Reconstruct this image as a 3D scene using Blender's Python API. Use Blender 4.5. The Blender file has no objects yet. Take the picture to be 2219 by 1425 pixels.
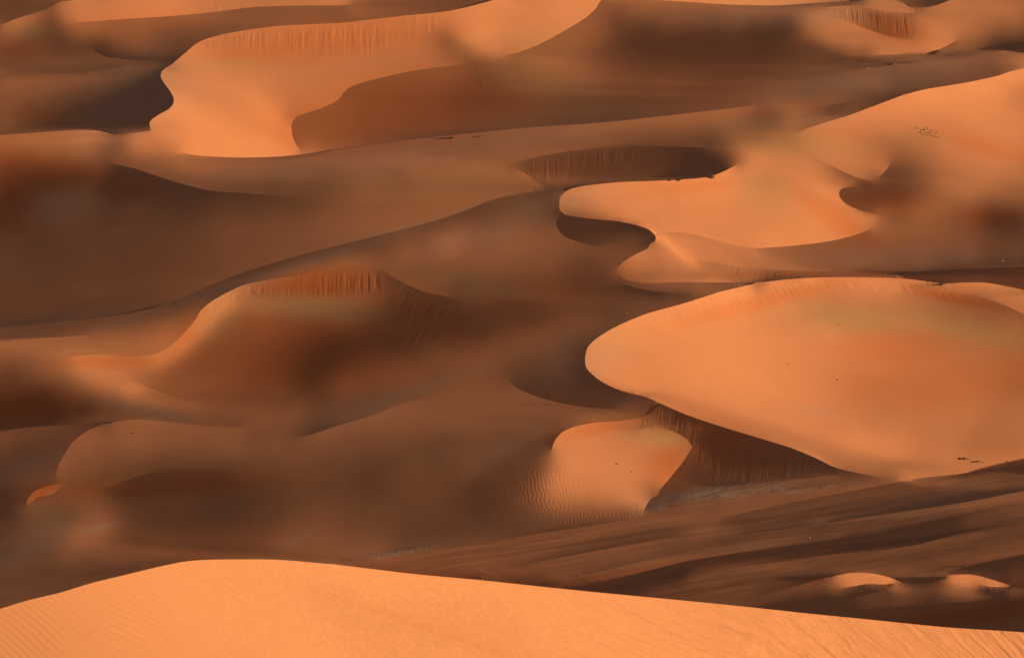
import bpy, math, time
import numpy as np
from mathutils import Vector

# ------------------------------------------------------------------ camera, sky, sun, exposure
scene = bpy.context.scene
EYE_HEIGHT = 200.0
PITCH = math.radians(13.5)
cam_data = bpy.data.cameras.new('camera')
cam_data.sensor_fit = 'HORIZONTAL'
cam_data.angle = math.radians(13.0)
cam_data.clip_start = 1.0
cam_data.clip_end = 60000.0
cam = bpy.data.objects.new('camera', cam_data)
cam.location = (0.0, 0.0, EYE_HEIGHT)
cam.rotation_euler = (math.radians(90.0) - PITCH, 0.0, 0.0)
scene.collection.objects.link(cam)
scene.camera = cam

SUN_ELEVATION = math.radians(11.0)
SUN_AZIMUTH = math.radians(30.0)            # from +x (right) towards the viewer
SUN = np.array([math.cos(SUN_ELEVATION) * math.cos(SUN_AZIMUTH),
                -math.cos(SUN_ELEVATION) * math.sin(SUN_AZIMUTH), math.sin(SUN_ELEVATION)])
world = bpy.data.worlds.new('World')
scene.world = world
world.use_nodes = True
wt = world.node_tree
wt.nodes.clear()
sky = wt.nodes.new('ShaderNodeTexSky')
sky.sky_type = 'NISHITA'
sky.sun_disc = False
sky.sun_elevation = SUN_ELEVATION
sky.sun_rotation = math.atan2(SUN[0], SUN[1])
sky.altitude = 150.0
sky.air_density = 1.0
sky.dust_density = 5.0
sky.ozone_density = 0.6
background = wt.nodes.new('ShaderNodeBackground')
background.inputs['Strength'].default_value = 0.05
wout = wt.nodes.new('ShaderNodeOutputWorld')
wt.links.new(sky.outputs['Color'], background.inputs['Color'])
wt.links.new(background.outputs['Background'], wout.inputs['Surface'])

lamp = bpy.data.lights.new('sun', 'SUN')
lamp.energy = 5.0
lamp.angle = math.radians(0.6)
lamp.color = (1.0, 0.88, 0.57)
sun = bpy.data.objects.new('sun', lamp)
sun.rotation_euler = Vector(tuple(SUN)).to_track_quat('Z', 'Y').to_euler()
sun.location = tuple(SUN * 400.0)
scene.collection.objects.link(sun)

scene.view_settings.view_transform = 'Standard'
scene.view_settings.look = 'None'
scene.view_settings.gamma = 1.0
scene.view_settings.use_curve_mapping = False
scene.view_settings.exposure = 0.38


# ------------------------------------------------------------------ the lie of the dunes
# Crest lines and brightness values; least squares puts that shade into the heights.
# 'T' = crest that hides ground behind it, 'C' = break of slope, including shadow edges shaped as one.
W_,H_=2219.,1425.
U0,U1,V0,V1=-72.,2304.,-54.,1476.
F_=W_/2/math.tan(math.radians(13.0)/2)
CH=EYE_HEIGHT
FW=np.array([0,math.cos(PITCH),-math.sin(PITCH)]); UP=np.array([0,math.sin(PITCH),math.cos(PITCH)]); XR=np.array([1.,0,0])
LMAX=0.68; AMB=0.065
# kind, points, brightness on the left of the line, brightness on its right
CURVES=[]
def cv(kind, pts, L, R):
    CURVES.append((kind, pts, L, R))
# ---- far top left
cv('C',[(0,54),(45,38),(85,26),(112,14),(130,5),(160,0),(200,-20)],[105,105,110,110,120,130,130],[170,180,150,110,190,195,195])
cv('C',[(190,98),(215,117),(240,126),(300,131),(345,131),(372,125)],[85,78,75,80,85,85],[95,100,105,115,115,100])
cv('C',[(160,49),(250,43),(360,36),(460,27),(560,15),(740,12),(760,12)],[190,205,212,190,185,195,190],[165,150,142,130,112,115,115])
cv('T',[(0,165),(80,162),(170,158),(240,150),(300,143),(345,137)],[112,112,118,120,115,100],[148,146,142,138,132,110])
# left mound and the crest of the big upper bowl
cv('T',[(-60,297),(0,293),(70,288),(130,284),(180,281.7),(215,284),(242,290)],[120,120,95,85,82,80,80],[160,165,168,172,182,190,165])
cv('C',[(242,290),(300,287),(328,283)],[78,78,80],[165,205,220])
cv('C',[(328,283),(324,270),(326,262),(345,248),(368,235),(377,218),(370,200),(352,175),(348,165),(352,153),(372,140)],
   [80,78,78,80,76,74,76,78,78,78,76],[222,222,222,228,230,228,228,226,222,218,212])
cv('T',[(372,140),(400,116),(430,92),(470,78),(520,68),(600,57),(700,52),(740,50),(800,43),(880,34),(960,26),(1010,16),(1060,3),(1080,-4),(1110,-20)],
   [76,82,92,110,118,128,132,130,130,130,120,115,120,130,130],[210,205,200,198,196,195,196,195,194,196,205,212,220,220,220])
# cast shade inside the upper bowl
cv('C',[(655,332),(640,310),(633,290),(632,270),(640,255),(665,245),(700,233),(735,215),(745,200),(760,188),(800,175),(850,163),(900,153),(950,146),(990,142),(1010,138)],
   [235,230,222,205,192,188,188,188,186,186,186,182,178,172,160,140],[160,152,145,140,138,136,136,134,132,132,130,130,132,134,132,130])
# bright lobe top middle
cv('C',[(1320,-20),(1303,0),(1290,20),(1270,38),(1240,57),(1200,80),(1160,100),(1120,115),(1090,121)],
   [145,142,142,148,152,152,150,145,135],[218,220,222,220,216,212,205,192,170])
# top right strip and crescents
cv('T',[(1330,0),(1400,0),(1479,4),(1580,10),(1680,12),(1760,7),(1830,3),(1870,0),(1900,-15)],[190,205,212,218,215,200,170,150,150],[150,152,150,148,145,140,140,145,145])
cv('C',[(1790,15),(1860,13),(1900,22),(1960,28),(2000,26)],[140,150,205,205,190],[188,165,140,150,165])
cv('C',[(1870,0),(1900,2),(1950,5),(1975,16),(2010,16),(2060,0),(2075,-15)],[200,205,120,105,80,90,90],[205,210,208,205,175,185,185])
cv('C',[(1790,43),(1840,50),(1880,64),(1920,77),(1960,84),(1985,85)],[175,162,140,138,145,165],[195,200,200,200,195,180])
cv('T',[(1895,119),(1960,118),(2020,118),(2080,115),(2170,111),(2219,115),(2300,120)],[185,205,208,150,72,66,66],[130,132,132,132,150,178,178])
cv('C',[(1745,100),(1790,120),(1830,130),(1880,137),(1930,136),(1980,131)],[95,90,84,80,80,85],[98,98,98,96,95,95])
cv('T',[(1800,152),(1850,151),(1900,146),(1960,138),(2040,132),(2120,129)],[95,85,85,88,100,125],[105,118,128,130,135,135])
cv('C',[(2010,117),(2040,105),(2075,88)],[210,205,200],[140,125,120])
# long ridge below the upper bowl
cv('T',[(390,331),(430,337),(500,341),(560,341),(620,338),(700,329),(740,322),(860,306),(1000,291),(1140,277),(1300,266),(1479,247),(1560,238),(1640,228)],
   [222,235,240,240,235,158,145,122,108,98,90,98,108,118],[190,165,155,150,146,140,136,135,138,140,150,156,156,150])
# right lit dune crest
cv('T',[(2300,120),(2219,148),(2190,155),(2160,165),(2100,178),(2040,188),(2000,195),(1960,205)],[235,232,232,234,236,236,238,230],[180,170,130,105,102,98,90,86])
cv('C',[(1960,205),(1920,220),(1880,235),(1840,250),(1800,262),(1760,275),(1725,288)],[230,222,216,210,205,198,188],[86,88,95,125,140,150,160])
cv('C',[(1715,247),(1735,240),(1790,229),(1850,221)],[155,140,130,118],[200,150,110,90])
cv('C',[(1725,250),(1790,252),(1825,249)],[150,115,92],[152,152,148])
# left ridge lower flank
cv('C',[(238,354),(290,365),(350,385),(400,400),(450,412),(520,418),(600,423),(680,428)],[120,118,118,116,112,108,105,108],[82,80,76,76,80,86,92,105])
# recessed dark face centre
cv('C',[(1100,358),(1140,346),(1200,333),(1260,325),(1330,320),(1400,318),(1470,318),(1530,320)],[140,138,140,136,128,120,116,112],[125,112,106,100,95,88,80,76])
cv('C',[(1120,366),(1150,384),(1185,408)],[118,108,106],[135,138,132])
# tongue dune
cv('C',[(1212,440),(1215,425),(1235,410),(1270,402)],[105,108,104,96],[180,192,204,214])
cv('T',[(1270,402),(1340,395),(1420,392),(1479,389),(1530,384),(1560,375),(1595,358)],
   [96,94,92,78,72,70,110],[214,222,226,230,230,228,222])
cv('T',[(1421,512),(1450,505),(1479,503),(1530,514),(1580,528),(1640,538)],[212,218,222,222,222,222],[206,205,202,194,188,182])
cv('C',[(1212,440),(1213,455),(1222,464),(1250,470),(1290,475),(1340,480),(1380,488),(1410,500),(1421,512),(1418,525),(1400,540),(1375,552),(1350,568),(1335,585)],
   [175,160,140,140,165,205,216,212,205,205,205,196,180,160],[98,92,86,82,80,78,76,70,66,80,104,118,122,122])
cv('C',[(1208,470),(1205,485),(1215,505),(1240,520),(1280,530),(1320,526),(1370,520)],[86,82,82,82,84,86,88],[110,118,122,118,112,110,105])
cv('C',[(1640,538),(1660,537),(1740,530),(1800,522),(1850,510),(1890,496)],[222,225,226,224,212,180],[200,170,145,142,142,145])
cv('C',[(1510,561),(1540,567),(1580,575),(1640,582),(1720,586),(1800,588),(1900,588),(2000,588),(2100,582),(2219,578),(2300,576)],
   [195,188,178,162,145,132,122,116,105,92,92],[165,140,128,112,92,82,76,72,68,66,66])
cv('T',[(1340,598),(1360,607),(1400,612),(1479,611),(1560,612),(1650,611)],[130,140,155,185,195,165],[110,112,118,122,118,110])
cv('C',[(1345,615),(1400,628),(1440,633),(1500,634)],[92,90,95,85],[80,72,70,80])
# shadowed hollow of the right lit dune
cv('C',[(1862,404),(1825,408),(1818,420),(1825,435),(1845,448),(1870,458),(1900,464)],[110,108,108,110,112,115,125],[150,205,215,218,218,215,205])
cv('C',[(1760,338),(1800,358),(1830,373),(1860,386),(1890,392)],[205,205,200,182,165],[200,175,125,110,102])
cv('C',[(1928,356),(1920,370),(1900,386)],[128,120,110],[185,190,180])
# big right bowl
cv('C',[(1268,772),(1275,750),(1300,728),(1340,705),(1400,680),(1479,658),(1560,632)],[92,96,102,108,114,118,100],[222,226,232,236,240,242,242])
cv('T',[(1560,632),(1640,614),(1700,606),(1780,601),(1880,601),(1960,604),(2020,611),(2050,614),(2090,612),(2140,613),(2219,628),(2300,645)],
   [100,105,78,74,74,76,80,84,88,92,96,96],[242,236,224,218,222,222,212,200,202,208,215,215])
cv('C',[(1268,772),(1270,795),(1285,812),(1310,830),(1350,847),(1400,860),(1430,873)],[222,224,226,226,226,222,205],[86,82,80,78,80,88,92])
cv('C',[(1430,873),(1480,895),(1530,913),(1600,935),(1660,953),(1720,972),(1770,993),(1810,1012),(1850,1022),(1900,1031),(1950,1036)],
   [205,202,196,190,184,176,160,135,118,112,112],[90,72,72,74,74,74,74,78,88,98,108])
cv('C',[(1960,617),(2020,628),(2070,636),(2120,643),(2170,658),(2219,680),(2300,715)],[212,200,192,180,172,180,190],[185,165,148,140,135,140,150])
# small bowl
cv('C',[(1195,976),(1198,965),(1205,950),(1220,935),(1250,922)],[80,86,92,108,138],[195,208,214,214,210])
cv('T',[(1250,922),(1290,915),(1340,912),(1380,905),(1410,895),(1430,873)],[138,148,142,128,108,95],[210,204,190,155,112,85])
cv('C',[(1395,1107),(1405,1087),(1430,1060),(1460,1025),(1480,1000),(1500,968)],[212,210,200,194,188,165],[108,104,104,104,104,115])
cv('C',[(1380,930),(1420,927),(1455,933),(1490,952),(1500,968)],[160,140,112,105,110],[192,192,190,182,165])
cv('C',[(1490,1050),(1560,1052),(1650,1045),(1750,1035),(1820,1028)],[82,82,82,84,90],[112,114,116,116,110])
# long dark slope crest, middle left
cv('T',[(-60,716),(0,710),(100,700),(200,690),(300,675),(370,655)],[96,96,96,96,98,102],[112,112,116,114,106,94])
cv('C',[(370,655),(440,625),(500,600),(560,580),(640,555),(740,530),(820,510),(900,490),(960,473),(1020,452),(1060,435),(1110,423),(1160,416),(1212,413)],[102,106,110,112,118,126,132,138,140,140,142,145,142,110],[94,86,84,84,88,95,100,102,102,102,104,108,108,104])
cv('T',[(-60,733),(0,733),(60,733),(120,731),(190,726)],[104,104,102,108,125],[162,164,162,156,146])
# bowl of the left middle dune
cv('C',[(150,773),(190,769),(230,768),(260,771),(300,772),(340,765),(380,740),(405,715),(425,690),(435,672)],
   [175,172,170,168,168,174,170,162,148,126],[198,198,192,186,184,190,196,202,206,208])
cv('C',[(435,672),(455,655),(480,640),(510,625),(530,617),(560,610)],[124,106,94,92,98,110],[208,210,206,192,172,160])
cv('C',[(560,610),(620,600),(680,592),(740,586),(800,582),(828,584)],[112,132,150,152,142,128],[160,152,150,146,138,120])
cv('C',[(535,646),(560,647),(620,648),(700,645),(770,640),(830,634)],[165,148,142,138,128,112],[168,160,150,142,134,115])
cv('C',[(828,584),(860,605),(920,632),(980,645)],[130,125,118,102],[112,98,88,84])
cv('C',[(160,781),(190,796),(220,809),(260,822),(300,832),(340,846),(380,860),(420,872),(450,881)],
   [205,202,196,188,165,142,140,130,118],[206,206,208,216,228,165,140,132,124])
cv('T',[(-60,938),(0,933),(60,926),(130,921),(200,919),(240,917)],[66,66,70,80,100,108],[116,118,120,118,112,106])
cv('C',[(120,1040),(123,1020),(130,1000),(145,975),(165,950),(195,930),(240,915)],[108,104,100,96,96,98,104],[135,135,136,138,142,144,146])
cv('T',[(240,915),(290,909),(340,911),(400,918),(450,922),(500,925),(540,926)],[106,108,108,108,108,108,112],[148,150,148,144,140,136,130])
cv('C',[(131,1056),(200,1060),(230,1056),(270,1041),(300,1031),(330,1023),(400,1018),(500,1018)],[118,112,106,104,100,100,98,98],[128,114,98,88,84,84,85,86])
cv('C',[(56,1097),(60,1081),(75,1064),(100,1054),(131,1048)],[95,98,100,104,110],[140,152,160,160,140])
cv('C',[(62,1093),(82,1077),(110,1071),(131,1058)],[150,155,155,140],[118,118,118,125])
# middle valley
cv('C',[(1100,826),(1120,840),(1160,858),(1210,872),(1280,883),(1340,885)],[100,88,84,84,84,88],[122,124,124,120,116,108])
cv('C',[(640,948),(670,942),(690,936),(730,922),(790,905),(880,872),(960,851)],[105,95,90,93,100,110,120],[122,128,130,130,128,126,124])
# right foreground plain
cv('C',[(1560,1121),(1640,1104),(1720,1087),(1800,1072),(1900,1053),(1990,1036),(2100,1024),(2219,1004),(2300,990)],[128,126,124,126,145,185,196,200,200],[104,102,103,104,106,108,112,116,116])
cv('C',[(1640,1291),(1720,1270),(1770,1256),(1800,1249)],[90,86,84,84],[105,108,110,112])
cv('T',[(1800,1249),(1812,1246),(1840,1241),(1880,1241),(1920,1248),(1955,1261)],[92,100,106,106,106,106],[170,200,222,226,228,232])
cv('C',[(1938,1263),(1915,1265),(1880,1264),(1850,1269),(1825,1273)],[80,78,74,90,110],[230,225,215,200,165])
cv('C',[(1820,1301),(1880,1287),(1930,1273)],[74,76,80],[98,98,96])
cv('C',[(1968,1258),(2000,1250),(2030,1243)],[106,106,100],[92,90,88])
cv('C',[(2040,1241),(2100,1226),(2160,1212),(2219,1200),(2300,1185)],[108,112,114,114,114],[84,78,78,80,80])
cv('T',[(2044,1252),(2055,1246),(2080,1244),(2110,1245),(2150,1255),(2200,1271)],[86,84,82,80,76,76],[190,215,226,230,232,232])
cv('C',[(2200,1271),(2150,1270),(2112,1263)],[70,70,85],[230,226,205])
cv('C',[(1045,1239),(1130,1226),(1240,1203),(1380,1177),(1480,1157)],[112,96,82,80,92],[118,120,120,118,108])
cv('C',[(1600,1158),(1680,1149),(1760,1138)],[84,74,82],[110,118,110])
cv('C',[(1790,1134),(1850,1123),(1950,1109),(2040,1096),(2130,1081),(2219,1063),(2300,1050)],[86,76,76,76,80,86,90],[110,118,125,130,130,126,120])
cv('C',[(1192,1255),(1250,1247),(1330,1231),(1440,1205),(1600,1180)],[104,88,84,86,98],[118,122,122,120,112])
cv('C',[(1275,1262),(1320,1255),(1380,1242),(1479,1217),(1600,1197),(1720,1180),(1830,1165)],[108,112,118,118,114,108,102],[64,58,60,62,64,70,88])
cv('C',[(1770,1204),(1860,1196),(1980,1181),(2060,1161),(2140,1146)],[96,78,72,80,92],[106,112,110,106,104])
cv('C',[(1080,1170),(1180,1154),(1300,1136),(1400,1119)],[106,98,96,104],[116,120,118,112])
# foreground dune
FORE=[(-80,1340),(0,1318),(60,1300),(130,1283),(200,1262),(270,1245),(340,1228),(400,1216),(450,1212),(520,1211),(600,1212),(700,1220),(740,1224),(900,1243),(1050,1257),(1200,1273),(1300,1283),(1479,1300),(1600,1312),(1750,1328),(1900,1343),(2050,1358),(2219,1369),(2320,1378)]
cv('T',FORE,[105,105,104,102,100,98,96,92,90,92,95,105,110,110,92,72,68,100,105,62,85,70,62,62],[222,226,232,238,243,246,248,250,250,250,251,252,252,252,252,252,252,250,248,244,240,234,226,222])

# soft lines of wanted brightness: points, value
SOFT=[
 ([(860,1186),(1000,1164),(1150,1148),(1230,1140)],96),
 ([(1870,1146),(2000,1124),(2100,1107),(2219,1103)],92),
 ([(1500,1219),(1700,1191),(1850,1178),(1960,1160),(2080,1135)],72),
 ([(1800,1216),(1950,1200),(2100,1175),(2219,1150)],104),
 ([(1310,1268),(1400,1262),(1480,1250)],66),
 ([(1690,1318),(1760,1312),(1860,1301)],64),
 ([(2050,1350),(2120,1335),(2219,1315)],58),
 ([(2150,1352),(2219,1346)],92),
 ([(1000,1222),(1150,1192),(1300,1165),(1479,1135),(1560,1128)],120),
 ([(760,1222),(900,1203),(1000,1188),(1120,1170)],120),
 ([(1640,1124),(1800,1100),(2000,1068),(2219,1030)],104),
 ([(1560,1150),(1640,1140),(1760,1120)],102),
 ([(1190,1230),(1260,1217),(1330,1203)],110),
 ([(1500,1250),(1650,1222),(1800,1212)],108),
 ([(1400,1285),(1500,1272),(1600,1258)],104),
 ([(1010,1022),(1060,992),(1130,955),(1190,938)],112),
 ([(740,838),(860,808),(1000,770),(1100,744),(1200,720),(1300,700)],118),
 ([(600,1190),(660,1165),(720,1140)],114),
 ([(2080,1096),(2219,1098)],135),
 ([(1300,1215),(1430,1193),(1600,1168)],122),
 ([(1200,1245),(1380,1212),(1479,1200)],118),
 ([(1700,1316),(1800,1306)],64),
 ([(2050,1347),(2219,1312)],62),
 ([(690,1302),(780,1322),(900,1356),(1000,1386),(1100,1416)],240),
 ([(270,306),(240,322),(215,341)],125),
 ([(370,146),(260,187),(150,216)],96),
 ([(131,1061),(170,1063),(215,1070)],128),
 ([(160,1163),(215,1144),(240,1138)],140),
 ([(505,648),(470,680),(430,722),(390,758),(330,790)],210),
 ([(540,668),(490,695),(440,740),(390,785),(320,822)],150),
 ([(1182,985),(1165,1040),(1150,1085)],125),
 ([(1204,985),(1204,1020),(1190,1060)],190),
 ([(2100,960),(2219,972)],172),
 ([(1430,868),(1560,900),(1750,957),(1850,986),(1950,1004)],212),
 ([(1100,123),(1060,124),(1020,114),(985,92),(960,72)],150),
 ([(1080,112),(1040,104),(1010,88),(985,66)],200),
 ([(0,1004),(60,985),(130,962)],90),
]
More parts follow.
